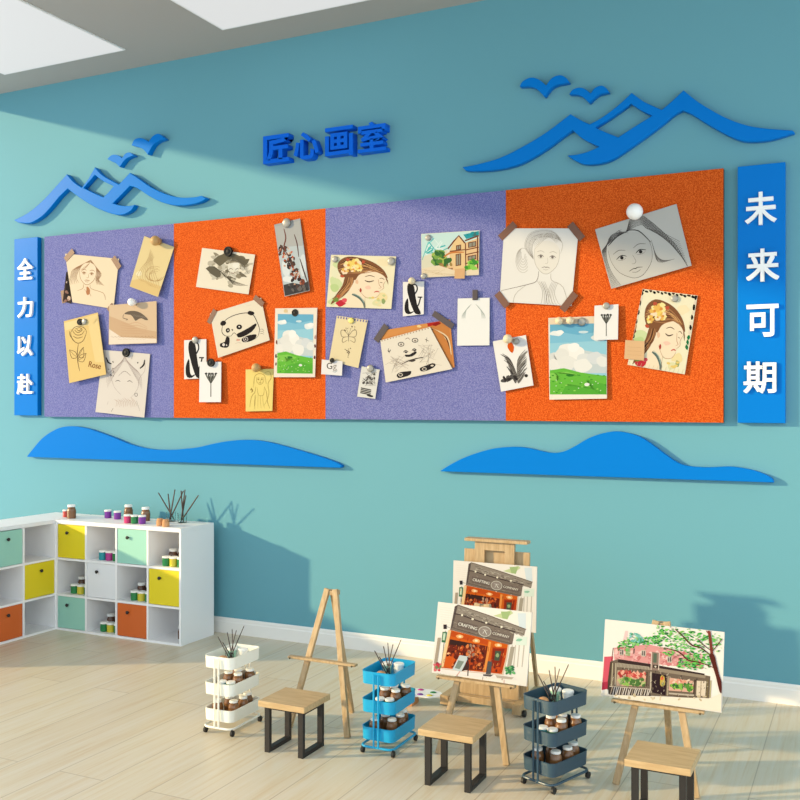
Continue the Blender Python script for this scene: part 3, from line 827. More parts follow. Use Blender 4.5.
def face(D, cx, cy, r, ang, c, w, fill=None, eye=None, wide=1.0):
    """line-drawn face: jaw, brows, eyes, nose and mouth"""
    ca, sa = math.cos(R(ang)), math.sin(R(ang))
    def T(p): return (cx + r * (p[0] * wide * ca - p[1] * sa), cy + r * (p[0] * wide * sa + p[1] * ca))
    jaw = [(-.80, -.55), (-.82, 0), (-.66, .58), (-.28, 1.0), (0, 1.1), (.28, 1.0), (.66, .58), (.82, 0), (.80, -.55)]
    if fill: D.fill([T(p) for p in jaw + [(.5, -.95), (0, -1.08), (-.5, -.95)]], fill, 3)
    D.line([T(p) for p in jaw], w, c)
    e = eye or c
    for s in (-1, 1):
        D.line([T((s * .18, -.02)), T((s * .38, -.13)), T((s * .60, -.02))], w * 1.7, e)
        D.line([T((s * .22, .05)), T((s * .38, .10)), T((s * .56, .04))], w * .7, c)
        q = T((s * .38, -.02)); D.blob(q[0], q[1], r * .085, r * .085, e, 0, 8, 0.02)
        D.line([T((s * .16, -.30)), T((s * .40, -.40)), T((s * .66, -.30))], w * 1.2, c)
    D.line([T((.05, .0)), T((.10, .32)), T((.02, .42)), T((-.08, .40))], w * .8, c)
    D.line([T((-.27, .70)), T((-.08, .64)), T((0, .67)), T((.08, .64)), T((.27, .70))], w * 1.5, e)
    D.line([T((-.17, .78)), T((0, .84)), T((.17, .78))], w, c)
    return T

INK = (62, 52, 50); PENCIL = (150, 142, 132); SEP = (150, 112, 78)

def art_portrait_long_hair(D):
    c = (168, 128, 92)
    T = face(D, 235, 300, 62, 6, c, 3.0, (250, 228, 196))
    for k in range(7):
        x = -0.95 - 0.10 * k
        D.line([T((.15, -1.15 - .04 * k)), T((-.5, -.95)), T((x, -.2)), T((x - .15, .5)), T((x + .15 - .1 * k, 1.0 + .07 * k))], 2.6, c)
        D.line([T((.15, -1.15 - .04 * k)), T((.65, -.85)), T((.9 + .07 * k, -.1)), T((.85 + .05 * k, .5)), T((1.0 + .12 * k, 1.0))], 2.4, c)
    for k in range(3): D.line([T((.1, -1.1)), T((-.3, -.7 + .1 * k)), T((-.7, -.35 + .12 * k))], 2.2, c)
    D.line([T((-.35, 1.05)), T((-.35, 1.5)), T((-.9, 1.8))], 2.6, c); D.line([T((.35, 1.05)), T((.5, 1.45)), T((1.7, 1.75)), T((2.0, 2.4))], 2.6, c)
    D.blob(238, 405, 14, 24, (196, 132, 88), 0, 9, .3); D.line([(222, 380), (240, 410), (255, 440)], 3, c); D.line([(212, 395), (238, 430)], 2.5, c)

def art_flowing_lines(D):
    D.fill([(500, 340), (560, 330), (690, 380), (665, 440), (492, 378)], (232, 200, 136), 0)
    D.blob(547, 300, 18, 16, (250, 236, 196))
    c = (190, 154, 100)
    for k in range(9):
        x = 545 + 16 * k
        D.line([(620 + 3 * k, 150 + 6 * k), (600 + 4 * k, 215), (560 + 10 * k, 270), (540 + 16 * k, 320 + 5 * k), (600 + 9 * k, 370 + 3 * k)], 2.0, c)
    for k in range(5): D.ring(640 + 8 * (k % 3), 320 - 5 * k, 30 + 7 * k, 26 + 5 * k, 2.0, c, 20, 300)

def art_bird_head(D):
    D.fill([(364, 560), (470, 600), (560, 640), (655, 655), (655, 722), (364, 732)], (214, 178, 140), 0)
    D.fill([(364, 640), (440, 690), (655, 700), (655, 724), (364, 735)], (244, 226, 204), 0)
    d = (112, 98, 84)
    D.fill([(458, 548), (480, 532), (520, 528), (560, 540), (598, 572), (604, 585), (585, 584), (566, 574), (545, 580), (528, 590), (512, 566), (495, 552)], d, 2)
    D.line([(455, 550), (452, 572), (480, 580), (468, 586)], 4, d)
    for k in range(14): D.line([(510 + 5 * k, 548 + k), (520 + 6 * k, 562 + k)], 1.6, (150, 136, 120))
    c = (206, 160, 118)
    for k in range(5): D.line([(440, 600 + 16 * k), (480 + 10 * k, 610 + 14 * k), (540, 600 + 17 * k), (600, 630 + 8 * k)], 2.2, c)
    for k in range(26): D.line([(375 + 10.4 * k, 688), (381 + 10.4 * k, 683 + 8 * (k % 2)), (384 + 10.4 * k, 692)], 2.0, (138, 100, 76), 0)
    for k in range(17): D.line([(420 + 10.4 * k, 703), (426 + 10.4 * k, 699 + 7 * (k % 2))], 2.0, (150, 116, 90), 0)

def art_rose(D):
    D.fill([(104, 95), (345, 30), (352, 90), (112, 150)], (246, 220, 160)); D.fill([(270, 52), (346, 32), (395, 380), (330, 380)], (242, 214, 150), 0)
    c = (96, 72, 46)
    D.line([(208, 245), (200, 310), (204, 380), (218, 445)], 5, c)
    for pts in ([(150, 165), (165, 215), (205, 242), (245, 220), (268, 160)], [(150, 165), (175, 130), (210, 118), (250, 130), (268, 160)], [(165, 150), (190, 180), (230, 178), (252, 150)],
                [(180, 145), (205, 165), (235, 145), (215, 128), (185, 138)], [(195, 140), (212, 152), (226, 140)], [(170, 190), (200, 205), (240, 195)], [(142, 155), (150, 190), (185, 235)]):
        D.line(pts, 4.5, c)
    for s, y in ((-1, 345), (1, 340), (1, 370)):
        x = 203
        tip = (x + s * 62, y - 55) if s < 0 or y == 370 else (x + 42, y - 70)
        D.line([(x, y), (x + s * 42, y + 5), tip], 4, c); D.line([(x, y), (x + s * 18, y - 40), tip], 4, c); D.line([(x, y), ((x + tip[0]) / 2, (y + tip[1]) / 2 + 6), tip], 2.5, c)
    D.text('Rose', 276, 412, 62, (140, 84, 40), 12, 2.0, 0.75)

def art_cat_sketch(D):
    c = (176, 158, 150); d = (42, 38, 40)
    D.line([(410, 345), (425, 380), (450, 392)], 11, d); D.line([(690, 362), (682, 400), (655, 425)], 12, d); D.line([(605, 325), (595, 358)], 4, d); D.blob(460, 378, 4, 6, d); D.blob(640, 384, 5, 5, d)
    D.line([(405, 350), (395, 420), (440, 480), (470, 560), (520, 620)], 2.5, c); D.line([(690, 365), (690, 440), (650, 500), (640, 570), (590, 640)], 2.5, c)
    for k in range(9): D.line([(545, 330 + 5 * k), (520 - 12 * k, 400 + 8 * k), (470 - 6 * k, 470 + 12 * k)], 2.0, c); D.line([(545, 330 + 5 * k), (575 + 10 * k, 400 + 8 * k), (620 + 6 * k, 480 + 12 * k)], 2.0, c)
    D.line([(478, 520), (495, 512), (515, 520)], 4, d); D.line([(565, 522), (582, 514), (602, 528)], 4, d)
    D.line([(500, 480), (545, 445), (590, 480)], 3, (120, 108, 104))
    for k in range(12): D.line([(470 + 12 * k, 640 + rnd.uniform(-20, 20)), (490 + 12 * k, 670), (480 + 14 * k, 700 + rnd.uniform(-10, 10))], 2.2, (196, 160, 140))
    D.line([(462, 715), (448, 738)], 4, d); D.line([(630, 660), (655, 735)], 3, (120, 110, 106)); D.line([(425, 665), (418, 690)], 3, c)
    D.ring(628, 616, 10, 12, 3, (90, 84, 84)); D.scatter(400, 420, 470, 480, 10, 2, 4, [(120, 112, 108)])

def art_charcoal(D):
    for _ in range(70):
        a = rnd.uniform(0, 6.28); r = rnd.random() ** .6
        x, y = 265 + 118 * r * math.cos(a), 318 + 92 * r * math.sin(a)
        g = rnd.choice([(150, 140, 118), (176, 168, 146), (196, 188, 168), (120, 112, 94), (206, 200, 182)])
        D.blob(x, y, rnd.uniform(10, 26), rnd.uniform(5, 13), g, rnd.uniform(-.5, .8), 8, .3)
    D.fill([(185, 262), (240, 232), (300, 236), (352, 262), (372, 262), (345, 300), (300, 262), (255, 268), (215, 300)], (110, 102, 82), 2)
    D.fill([(138, 312), (185, 300), (222, 340), (200, 362)], (104, 98, 82), 2)
    D.blob(290, 305, 34, 26, (236, 230, 212), -.3, 10, .08); D.blob(300, 296, 20, 14, (244, 240, 226), -.3)
    D.line([(262, 318), (272, 312), (284, 318)], 3, INK); D.line([(296, 322), (306, 312), (316, 316)], 3, INK); D.line([(272, 336), (286, 338), (296, 334)], 3, (130, 90, 80))
    for k in range(9): D.line([(170 + 12 * k, 300 + 4 * k), (220 + 8 * k, 330 + 8 * k), (250 + 14 * k, 370 + 4 * k)], 3, (84, 78, 66))
    for k in range(7): D.line([(255, 250 + 4 * k), (310, 252 + 4 * k), (365, 290 + 8 * k)], 2.6, (96, 90, 76))

def art_machine_figure(D):
    D.fill([(505, 90), (640, 58), (658, 190), (525, 230)], (186, 186, 182)); D.fill([(520, 200), (660, 190), (686, 400), (552, 400)], (196, 206, 208)); D.blob(565, 310, 22, 50, (226, 232, 232)); D.blob(655, 300, 18, 60, (222, 228, 228)); D.blob(580, 370, 30, 16, (236, 238, 236))
    D.fill([(552, 400), (600, 388), (640, 396), (688, 380), (690, 428), (560, 458)], (70, 68, 70), 0)
    for cols, n, r in (([(60, 50, 52), (92, 68, 60), (130, 70, 54)], 46, 11), ([(206, 160, 130), (190, 120, 96), (228, 206, 190)], 24, 6), ([(206, 92, 56)], 8, 5)):
        for _ in range(n):
            t = rnd.random(); x = 552 + 85 * t + rnd.uniform(-34, 34) * (1 - .3 * t); y = 195 + 215 * t + rnd.uniform(-18, 18)
            D.blob(x, y, rnd.uniform(.4, 1) * r, rnd.uniform(.4, 1) * r * 1.5, rnd.choice(cols), rnd.uniform(-.6, .4), 7, .35)
    D.line([(555, 100), (565, 150), (556, 200), (580, 250)], 7, (120, 70, 62)); D.line([(610, 130), (625, 180), (634, 250)], 6, (104, 76, 74)); D.line([(640, 260), (665, 340), (680, 385)], 7, (80, 62, 60))
    D.scatter(575, 400, 680, 430, 14, 4, 9, [(110, 104, 100), (60, 58, 58)])

def art_panda(D):
    d = (36, 30, 32)
    D.line([(228, 190), (245, 160), (290, 135), (350, 122), (390, 132), (412, 170), (425, 210), (418, 245)], 4, d)
    D.line([(228, 190), (225, 225), (245, 245), (275, 245)], 3.5, d); D.line([(418, 245), (400, 262)], 3, d)
    D.blob(232, 177, 16, 13, d, -.5, 9, .08); D.blob(380, 123, 18, 12, d, .2, 9, .08)
    D.blob(257, 215, 11, 13, d, .4, 9, .05); D.blob(318, 197, 15, 13, d, -.2, 9, .05); D.blob(258, 215, 3, 4, (240, 232, 220)); D.blob(318, 196, 4, 4, (240, 232, 220))
    D.line([(276, 210), (283, 212), (280, 218)], 5, d)
    D.fill([(305, 235), (330, 222), (370, 200), (405, 178), (408, 190), (385, 222), (340, 248), (312, 252)], d, 2)
    D.fill([(248, 250), (266, 255), (262, 300), (240, 308), (215, 302), (216, 285), (240, 276)], d, 2); D.blob(234, 292, 7, 8, (236, 226, 216)); D.blob(250, 294, 4, 4, (236, 226, 216))
    D.fill([(330, 262), (355, 245), (395, 236), (410, 240), (400, 262), (370, 275), (340, 278)], d, 2); D.ring(352, 262, 12, 11, 3, (220, 208, 200)); D.blob(352, 262, 4, 4, (220, 208, 200))
    D.line([(275, 245), (290, 228), (305, 240)], 3, d); D.line([(296, 285), (315, 280), (330, 284)], 2, (196, 180, 160)); D.blob(312, 266, 10, 6, (236, 170, 150)); D.line([(300, 268), (325, 262)], 3, (120, 150, 110))
    for k in range(3): D.line([(428, 212 + 10 * k), (440, 208 + 12 * k), (448, 218 + 9 * k)], 2.4, (130, 120, 104))
    D.line([(355, 85), (380, 80)], 2, (214, 204, 190))

def amp(D, x, y, w, h):
    """bold ampersand in a box"""
    d = (36, 34, 36)
    def q(a, b): return (x + a * w, y + b * h)
    D.fill([q(.22, .02), q(.42, .00), q(.55, .12), q(.62, .40), q(.72, .70), q(.92, .98), q(.62, .98), q(.44, .78), q(.28, .50), q(.17, .22)], d, 3)
    D.line([q(.42, .04), q(.66, .06), q(.72, .20), q(.60, .34)], w * .07, d, 4, False)
    D.fill([q(.20, .48), q(.06, .62), q(.02, .82), q(.10, .97), q(.36, .99), q(.58, .88), q(.36, .93), q(.26, .84), q(.24, .66)], d, 2)
    D.line([q(.56, .86), q(.78, .70), q(.90, .46)], w * .07, d, 4, False); D.line([q(.74, .45), q(1.0, .45)], w * .07, d, 0, False)

def art_amp_card(D): amp(D, 28, 272, 100, 198)
def art_amp_card2(D): amp(D, 396, 274, 86, 146)
def art_tulip(D, x=165, y=440, s=1.0):
    d = (70, 70, 66); g = (120, 120, 112)
    D.line([(x, y + 48 * s), (x, y + 130 * s)], 5 * s, g, 0, False)
    for dx in (-24, -12, 0, 12, 24): D.line([(x, y + 56 * s), (x + dx * .7 * s, y + 28 * s), (x + dx * 1.15 * s, y + (4 + abs(dx) * .2) * s)], 9 * s, d if dx % 24 else g)
    for dx in (-26, -9, 9, 26): D.blob(x + dx * s, y + 6 * s, 7 * s, 6 * s, d, 0, 8, .3)
    D.line([(x - 8 * s, y + 40 * s), (x, y + 56 * s), (x + 8 * s, y + 40 * s)], 6 * s, d)
def art_tulip2(D): art_tulip(D, 423, 105, 0.62)
def art_girl_note(D):
    c = (160, 132, 66)
    face(D, 428, 478, 24, 0, c, 2.0)
    D.line([(395, 500), (400, 460), (425, 446), (452, 458), (460, 500)], 2.5, c); D.line([(452, 440), (478, 436), (486, 470), (470, 500), (474, 560), (450, 615)], 2.5, c)
    D.line([(405, 515), (400, 545), (382, 570), (372, 625)], 2.5, c); D.line([(450, 515), (462, 548), (468, 600), (480, 632)], 2.5, c)
    D.line([(412, 520), (420, 560), (445, 560), (450, 520)], 2, c); D.line([(402, 560), (398, 600), (400, 636)], 2, c)
    D.line([(395, 475), (392, 520)], 2, c); D.scatter(378, 525, 392, 545, 6, 2, 4, [c])
    for k in range(4): D.line([(405 + 12 * k, 560), (402 + 14 * k, 600), (398 + 18 * k, 632)], 1.8, (196, 170, 96))

def meadow(D, q):
    """blue sky, piled clouds and a green meadow; q maps 0..1 picture units to sketch units"""
    D.fill([q(0, 0), q(1, 0), q(1, 1), q(0, 1)], (158, 212, 228)); D.fill([q(0, 0), q(1, 0), q(1, .10), q(.5, .16), q(0, .10)], (112, 182, 212)); D.fill([q(0, .10), q(.5, .16), q(1, .10), q(1, .24), q(0, .28)], (136, 198, 222))
    W, H = Vector(q(1, 0)) - Vector(q(0, 0)), Vector(q(0, 1)) - Vector(q(0, 0))
    w, h = W.length, H.length
    def cl(a, b, rx, ry, c): x, y = q(a, b); D.blob(x, y, rx * w, ry * h, c, 0, 10, .14)
    cl(.12, .14, .13, .035, (240, 244, 240)); cl(.18, .125, .07, .03, (250, 250, 246)); cl(.88, .20, .14, .05, (236, 242, 240)); cl(.92, .18, .09, .04, (250, 250, 246)); cl(.6, .12, .08, .02, (210, 230, 234))
    D.fill([q(0, .42), q(.5, .36), q(1, .44), q(1, .7), q(0, .7)], (206, 216, 216), 0)
    for a, b, r, c in ((.10, .48, .12, (226, 226, 220)), (.32, .38, .17, (244, 242, 234)), (.22, .44, .15, (236, 234, 226)), (.48, .42, .15, (250, 246, 238)), (.42, .34, .11, (252, 250, 244)), (.62, .50, .13, (228, 230, 226)), (.80, .48, .14, (222, 226, 226)), (.94, .54, .12, (236, 236, 230)), (.08, .58, .12, (242, 238, 230)), (.30, .56, .16, (238, 236, 228)), (.58, .60, .16, (244, 242, 234))):
        cl(a, b, r, r * .62, c)
    D.fill([q(0, .66), q(.25, .63), q(.55, .69), q(.8, .72), q(1, .74), q(1, 1), q(0, 1)], (108, 192, 66), 0)
    D.fill([q(0, .70), q(.3, .68), q(.55, .73), q(.4, .80), q(0, .80)], (138, 208, 88), 0); D.fill([q(.3, .86), q(.7, .80), q(1, .86), q(1, 1), q(.2, 1)], (92, 178, 60), 0)
    for _ in range(34):
        a, b = rnd.random(), rnd.uniform(.72, .98); x, y = q(a, b); D.blob(x, y, w * .022, h * .009, rnd.choice([(84, 168, 52), (150, 214, 96), (70, 150, 52)]), 0, 6, .3)
    for _ in range(12):
        a, b = rnd.random(), rnd.uniform(.78, .98); x, y = q(a, b); D.blob(x, y, w * .010, h * .007, (236, 244, 222), 0, 6, .2)
    cl(.66, .86, .045, .022, (240, 242, 232)); cl(.36, .73, .07, .02, (52, 128, 44))

def art_meadow_left(D):
    def q(a, b): return (522 + a * 190 - b * 4, 128 + a * 2 + b * 316)
    meadow(D, q)
    for x, y, c in ((516, 280, (120, 60, 50)), (512, 350, (70, 50, 44)), (722, 250, (196, 150, 140)), (720, 300, (110, 52, 50)), (718, 360, (120, 60, 60)), (512, 395, (120, 90, 80))): D.blob(x, y, 5, 11, c, 0, 7, .3)
    D.blob(565, 112, 13, 10, (232, 206, 160))
def art_meadow_right(D):
    def q(a, b): return (218 + a * 206, 140 + b * 258)
    meadow(D, q)
    D.fill([(213, 122), (424, 114), (424, 138), (213, 144)], (244, 224, 196))

def flower_woman(D, q, k):
    """watercolour of a woman in profile with flowers in piled up hair; q maps 0..1 to sketch units, k scales radii"""
    def bl(a, b, rx, ry, c, rot=0, j=.22): x, y = q(a, b); D.blob(x, y, rx * k, ry * k, c, rot, 10, j)
    def ln(pts, w, c): D.line([q(*p) for p in pts], w * k, c)
    for a, b, r, c in ((.12, .55, .12, (214, 226, 170)), (.10, .62, .10, (196, 216, 150)), (.9, .78, .10, (246, 226, 170)), (.82, .9, .08, (230, 226, 176)), (.88, .12, .10, (248, 232, 190))): bl(a, b, r, r * .8, c)
    br, dk, lt = (134, 88, 58), (88, 54, 40), (184, 132, 88)
    D.fill([q(*p) for p in ((.44, .42), (.60, .30), (.78, .28), (.92, .38), (.94, .47), (.905, .55), (.915, .61), (.86, .66), (.86, .71), (.80, .79), (.70, .81), (.61, .78), (.60, .98), (.30, .98), (.34, .70))], (250, 230, 198), 3)
    D.fill([q(*p) for p in ((.15, .12), (.30, .02), (.55, .05), (.76, .14), (.91, .28), (.97, .42), (.90, .37), (.74, .28), (.62, .31), (.50, .37), (.44, .47), (.34, .44), (.22, .40), (.14, .27))], br, 3)
    D.fill([q(*p) for p in ((.28, .40), (.42, .46), (.37, .62), (.28, .76), (.14, .88), (.05, .94), (.13, .76), (.23, .58))], br, 3)
    for _ in range(34):
        t = rnd.random(); u = rnd.uniform(-.06, .06)
        ln([(.20 + u, .14 + .2 * t), (.36 + .2 * t, .07 + .22 * t + u), (.62 + .15 * t, .14 + .16 * t), (.80 + .14 * t, .24 + .14 * t + u * .3)], .012, rnd.choice([dk, lt, lt, br, (220, 170, 110)]))
    for _ in range(20):
        t = rnd.random(); u = rnd.uniform(-.05, .05)
        ln([(.36 + u, .42), (.34 + u, .54 + .05 * t), (.24 + u, .70), (.12 + u, .84 + .05 * t)], .013, rnd.choice([dk, lt, br, (206, 150, 96)]))
    for j in range(5): ln([(.84, .30), (.92 + .01 * j, .36 + .02 * j), (.95 + .008 * j, .46 + .02 * j)], .008, br)
    for a, b, r in ((.32, .18, .09), (.44, .14, .10), (.50, .24, .07), (.26, .30, .07), (.40, .26, .06)):
        for q_ in range(6): bl(a + .55 * r * math.cos(q_), b + .55 * r * math.sin(q_), r * .45, r * .4, rnd.choice([(246, 216, 112), (252, 234, 160), (240, 190, 96), (250, 226, 190)]))
        bl(a, b, r * .3, r * .3, (226, 150, 70))
    for a, b in ((.22, .40), (.30, .08), (.56, .12), (.18, .78)): bl(a, b, .035, .03, (196, 88, 62))
    bl(.22, .92, .09, .06, (200, 46, 62)); bl(.28, .86, .05, .04, (230, 90, 100)); bl(.14, .86, .05, .04, (120, 150, 70)); bl(.92, .86, .04, .05, (150, 170, 110))
    ln([(.60, .40), (.68, .375), (.76, .40)], .014, dk); ln([(.60, .47), (.67, .495), (.75, .47)], .022, (74, 48, 40)); ln([(.84, .43), (.88, .42), (.92, .45)], .012, dk); ln([(.85, .50), (.89, .51)], .018, (74, 48, 40))
    ln([(.82, .44), (.84, .55), (.875, .60), (.83, .615)], .009, (190, 130, 100)); ln([(.76, .695), (.81, .675), (.85, .69)], .022, (206, 90, 84)); ln([(.86, .71), (.80, .79), (.70, .81), (.61, .78), (.50, .64)], .009, (190, 140, 110)); ln([(.94, .47), (.905, .55), (.915, .61), (.86, .66)], .009, (200, 150, 120))
    bl(.47, .50, .03, .045, (240, 196, 160)); bl(.54, .66, .02, .04, (176, 60, 50)); bl(.66, .60, .06, .035, (248, 206, 182))
    ln([(.40, .74), (.52, .80), (.60, .90), (.62, 1.0)], .05, (96, 116, 110)); ln([(.42, .72), (.54, .79), (.61, .90)], .015, (180, 196, 180)); ln([(.62, .78), (.62, .98)], .008, (200, 160, 120))
    for _ in range(7): bl(rnd.uniform(.7, 1), rnd.uniform(.74, .97), .03, .02, rnd.choice([(238, 206, 120), (206, 212, 150), (246, 226, 170)]))

def art_woman_left(D):
    D.scatter(40, 160, 110, 380, 10, 10, 18, [(214, 226, 170), (226, 232, 190), (240, 236, 200)])
    flower_woman(D, lambda a, b: (48 + a * 285 - b * 12, 142 + a * 6 + b * 245), 245)
def art_woman_right(D):
    flower_woman(D, lambda a, b: (548 + a * 185 - b * 42, 40 + a * 22 + b * 262), 215)
    for k in range(15):
        t = k / 14; D.blob(556 + 196 * t, 18 + 23 * t + (k % 2) * 4, 7, 5, (30, 26, 26) if k % 2 else (70, 50, 40), .6, 6, .3)
    for k in range(12):
        t = k / 11; D.blob(552 - 36 * t, 30 + 190 * t, 5.5, 10, [(30, 26, 26), (190, 150, 110), (120, 40, 44)][k % 3] if k > 5 else [(30, 26, 26), (236, 226, 200)][k % 2], .1, 6, .3)
    for k in range(11):
        t = k / 10; D.blob(748 - 32 * t, 46 + 180 * t, 5, 10, [(30, 26, 26), (236, 220, 196)][k % 2] if k < 8 else (28, 120, 72), .1, 6, .3)
    for k in range(14): D.line([(502 + 15 * k, 296 + 2.2 * k), (508 + 15 * k, 278 + 2.2 * k)], 2, (214, 196, 150), 0)

def art_house_street(D):
    D.fill([(478, 44), (748, 27), (746, 70), (600, 120), (478, 180)], (206, 234, 228)); D.fill([(478, 150), (600, 110), (610, 240), (480, 246)], (226, 222, 196))
    for _ in range(20):
        t = rnd.random(); D.line([(480 + 90 * t, 130 - 60 * t + rnd.uniform(-30, 60)), (510 + 100 * t, 105 - 50 * t + rnd.uniform(-30, 50))], rnd.uniform(6, 13), rnd.choice([(60, 184, 186), (120, 212, 206), (90, 196, 190), (230, 246, 240)]), 0)
    D.fill([(676, 45), (748, 28), (748, 50), (690, 66)], (50, 160, 170)); D.scatter(690, 30, 745, 50, 8, 5, 9, [(40, 150, 160), (70, 120, 120)])
    D.fill([(612, 120), (632, 78), (655, 52), (682, 84), (686, 230), (612, 225)], (240, 206, 150)); D.fill([(682, 84), (748, 60), (748, 212), (686, 212)], (238, 200, 150))
    t = (120, 66, 46)
    D.line([(604, 112), (632, 76), (655, 50), (684, 86)], 7, t, 0, False); D.line([(684, 74), (748, 50)], 7, t, 0, False)
    for x, y, w, h in ((642, 96, 24, 24), (640, 138, 26, 56), (698, 82, 38, 26), (696, 146, 40, 22)):
        D.fill([(x, y), (x + w, y - w * .18), (x + w, y + h - w * .18), (x, y + h)], t); D.fill([(x + 4, y + 4), (x + w - 4, y + 4 - w * .18), (x + w - 4, y + h - 4 - w * .18), (x + 4, y + h - 4)], (150, 150, 132)); D.line([(x + w / 2, y), (x + w / 2, y + h - 3)], 3, t, 0, False)
    for a in ((684, 118, 748, 104), (684, 140, 748, 126), (684, 182, 748, 168), (612, 124, 684, 116)): D.line([(a[0], a[1]), (a[2], a[3])], 5, t, 0, False)
    D.line([(742, 56), (742, 205)], 6, t, 0, False); D.line([(686, 86), (688, 215)], 5, t, 0, False)
    D.scatter(530, 122, 600, 185, 26, 7, 14, [(90, 140, 60), (130, 170, 80), (60, 110, 60), (170, 190, 90)]); D.scatter(692, 172, 745, 205, 16, 6, 11, [(110, 190, 60), (70, 150, 60), (150, 210, 90)])
    D.line([(585, 150), (620, 130), (680, 128)], 9, (210, 130, 70)); D.line([(560, 180), (590, 200), (620, 205)], 6, (176, 120, 80)); D.scatter(560, 185, 640, 215, 14, 4, 8, [(220, 90, 60), (170, 140, 80), (240, 200, 150), (150, 110, 80)])
    D.fill([(478, 205), (560, 190), (640, 215), (690, 215), (748, 210), (748, 235), (478, 247)], (238, 220, 188), 0)
    for _ in range(10): D.line([(rnd.uniform(480, 600), rnd.uniform(205, 240)), (rnd.uniform(500, 640), rnd.uniform(205, 240))], 2, (206, 180, 140), 0)

def art_butterfly_note(D):
    c = (120, 104, 84)
    for s in (-1, 1):
        D.line([(128, 115), (128 + s * 18, 92), (128 + s * 34, 92), (128 + s * 30, 118), (128, 118)], 2.5, c); D.line([(128, 118), (128 + s * 26, 124), (128 + s * 26, 144), (128 + s * 6, 134)], 2.5, c)
        D.line([(128, 108), (128 + s * 10, 84)], 2, c)
    D.line([(127, 105), (128, 140)], 4, c); D.scatter(104, 72, 160, 100, 7, 1.5, 3, [c]); D.scatter(108, 160, 140, 212, 9, 1.5, 3, [c]); D.line([(126, 170), (130, 190), (124, 208)], 2, c)
    D.text('~', 112, 88, 26, c)
    for k in range(11): x = 80 + 12.4 * k; D.fill([(x, 27 + 1.8 * k), (x + 5, 29 + 1.8 * k), (x + 3, 38 + 1.8 * k), (x - 2, 36 + 1.8 * k)], (110, 108, 168))
def art_gg(D): D.text('G', 28, 262, 40, (70, 62, 58)); D.text('g', 58, 262, 40, (150, 140, 130)); D.line([(56, 272), (68, 276), (78, 268)], 2, (90, 140, 150))
def art_print(D):
    d = (60, 58, 56)
    for k in range(34): D.line([(188 + rnd.uniform(0, 64), 272 + rnd.uniform(0, 66)), (186 + rnd.uniform(0, 66), 276 + rnd.uniform(0, 66))], 2.4, rnd.choice([d, (130, 126, 118)]), 0)
    for k in range(4): D.line([(182 - k, 346 + 7 * k), (228 - k, 356 + 7 * k)], 5, d, 0, False)
    D.blob(222, 381, 15, 5, d, .2); D.scatter(190, 285, 245, 330, 10, 3, 6, [(150, 146, 138), (90, 86, 82)])
def art_notepad(D):
    d = (44, 40, 42); c = (150, 132, 116)
    for k in range(17): x = 276 + 12.8 * k; y = 132 - 3.5 * k; D.blob(x, y + 5, 3, 3.5, (176, 150, 120), 0, 6, .1)
    for x in (362, 424): D.ring(x, 152 - (x - 362) * .28, 13, 9, 3, d); D.blob(x, 153 - (x - 362) * .28, 4, 4, (130, 110, 100))
    D.line([(380, 130), (392, 124), (402, 132)], 3, c); D.line([(302, 178), (308, 186), (316, 176)], 3.5, d); D.line([(305, 170), (309, 192)], 3, d); D.line([(468, 130), (484, 138)], 4, d); D.line([(476, 122), (474, 144)], 3, d)
    for x in (382, 420): D.line([(x - 10, 188 - (x - 382) * .2), (x, 180 - (x - 382) * .2), (x + 12, 186 - (x - 382) * .2)], 4, d); D.blob(x + 2, 188 - (x - 382) * .2, 6, 4, (80, 74, 72))
    D.fill([(380, 198), (400, 198), (424, 184), (432, 190), (412, 206), (384, 208)], d, 2); D.line([(366, 240), (395, 226), (430, 216), (462, 210)], 5, (74, 66, 62)); D.blob(412, 225, 14, 5, (74, 66, 62), -.2)
    D.fill([(342, 288), (360, 276), (392, 272), (408, 272), (402, 288), (375, 298), (350, 302)], d, 2); D.ring(360, 288, 9, 6, 2.5, (236, 224, 206)); D.fill([(446, 258), (470, 248), (500, 236), (516, 242), (506, 256), (476, 270), (452, 272)], d, 2); D.ring(466, 262, 9, 6, 2.5, (236, 224, 206)); D.blob(500, 247, 7, 4, (226, 214, 196))
    for k in range(22): D.line([(rnd.uniform(290, 360), rnd.uniform(200, 280)), (rnd.uniform(330, 400), rnd.uniform(200, 262))], 1.4, c)
    for k in range(22): D.line([(rnd.uniform(430, 520), rnd.uniform(140, 250)), (rnd.uniform(450, 545), rnd.uniform(150, 250))], 1.4, c)
def art_kraft(D):
    D.fill([(275, 92), (400, 60), (480, 45), (484, 72), (272, 128)], (222, 150, 84)); D.fill([(480, 45), (570, 55), (592, 258), (575, 235), (488, 76)], (206, 132, 70))
    for k in range(4): D.line([(486 + 4 * k, 68 + 4 * k), (530 + 12 * k, 96 + 8 * k), (566 + 6 * k, 120 + 26 * k)], 6, [(80, 50, 34), (236, 200, 150), (110, 64, 40), (236, 210, 170)][k])
    D.line([(500, 84), (530, 140), (556, 190)], 7, (50, 40, 36)); D.blob(505, 55, 30, 13, (186, 44, 34), -.35); D.blob(520, 62, 18, 8, (150, 30, 28), -.3); D.blob(443, 72, 9, 6, (246, 214, 150))

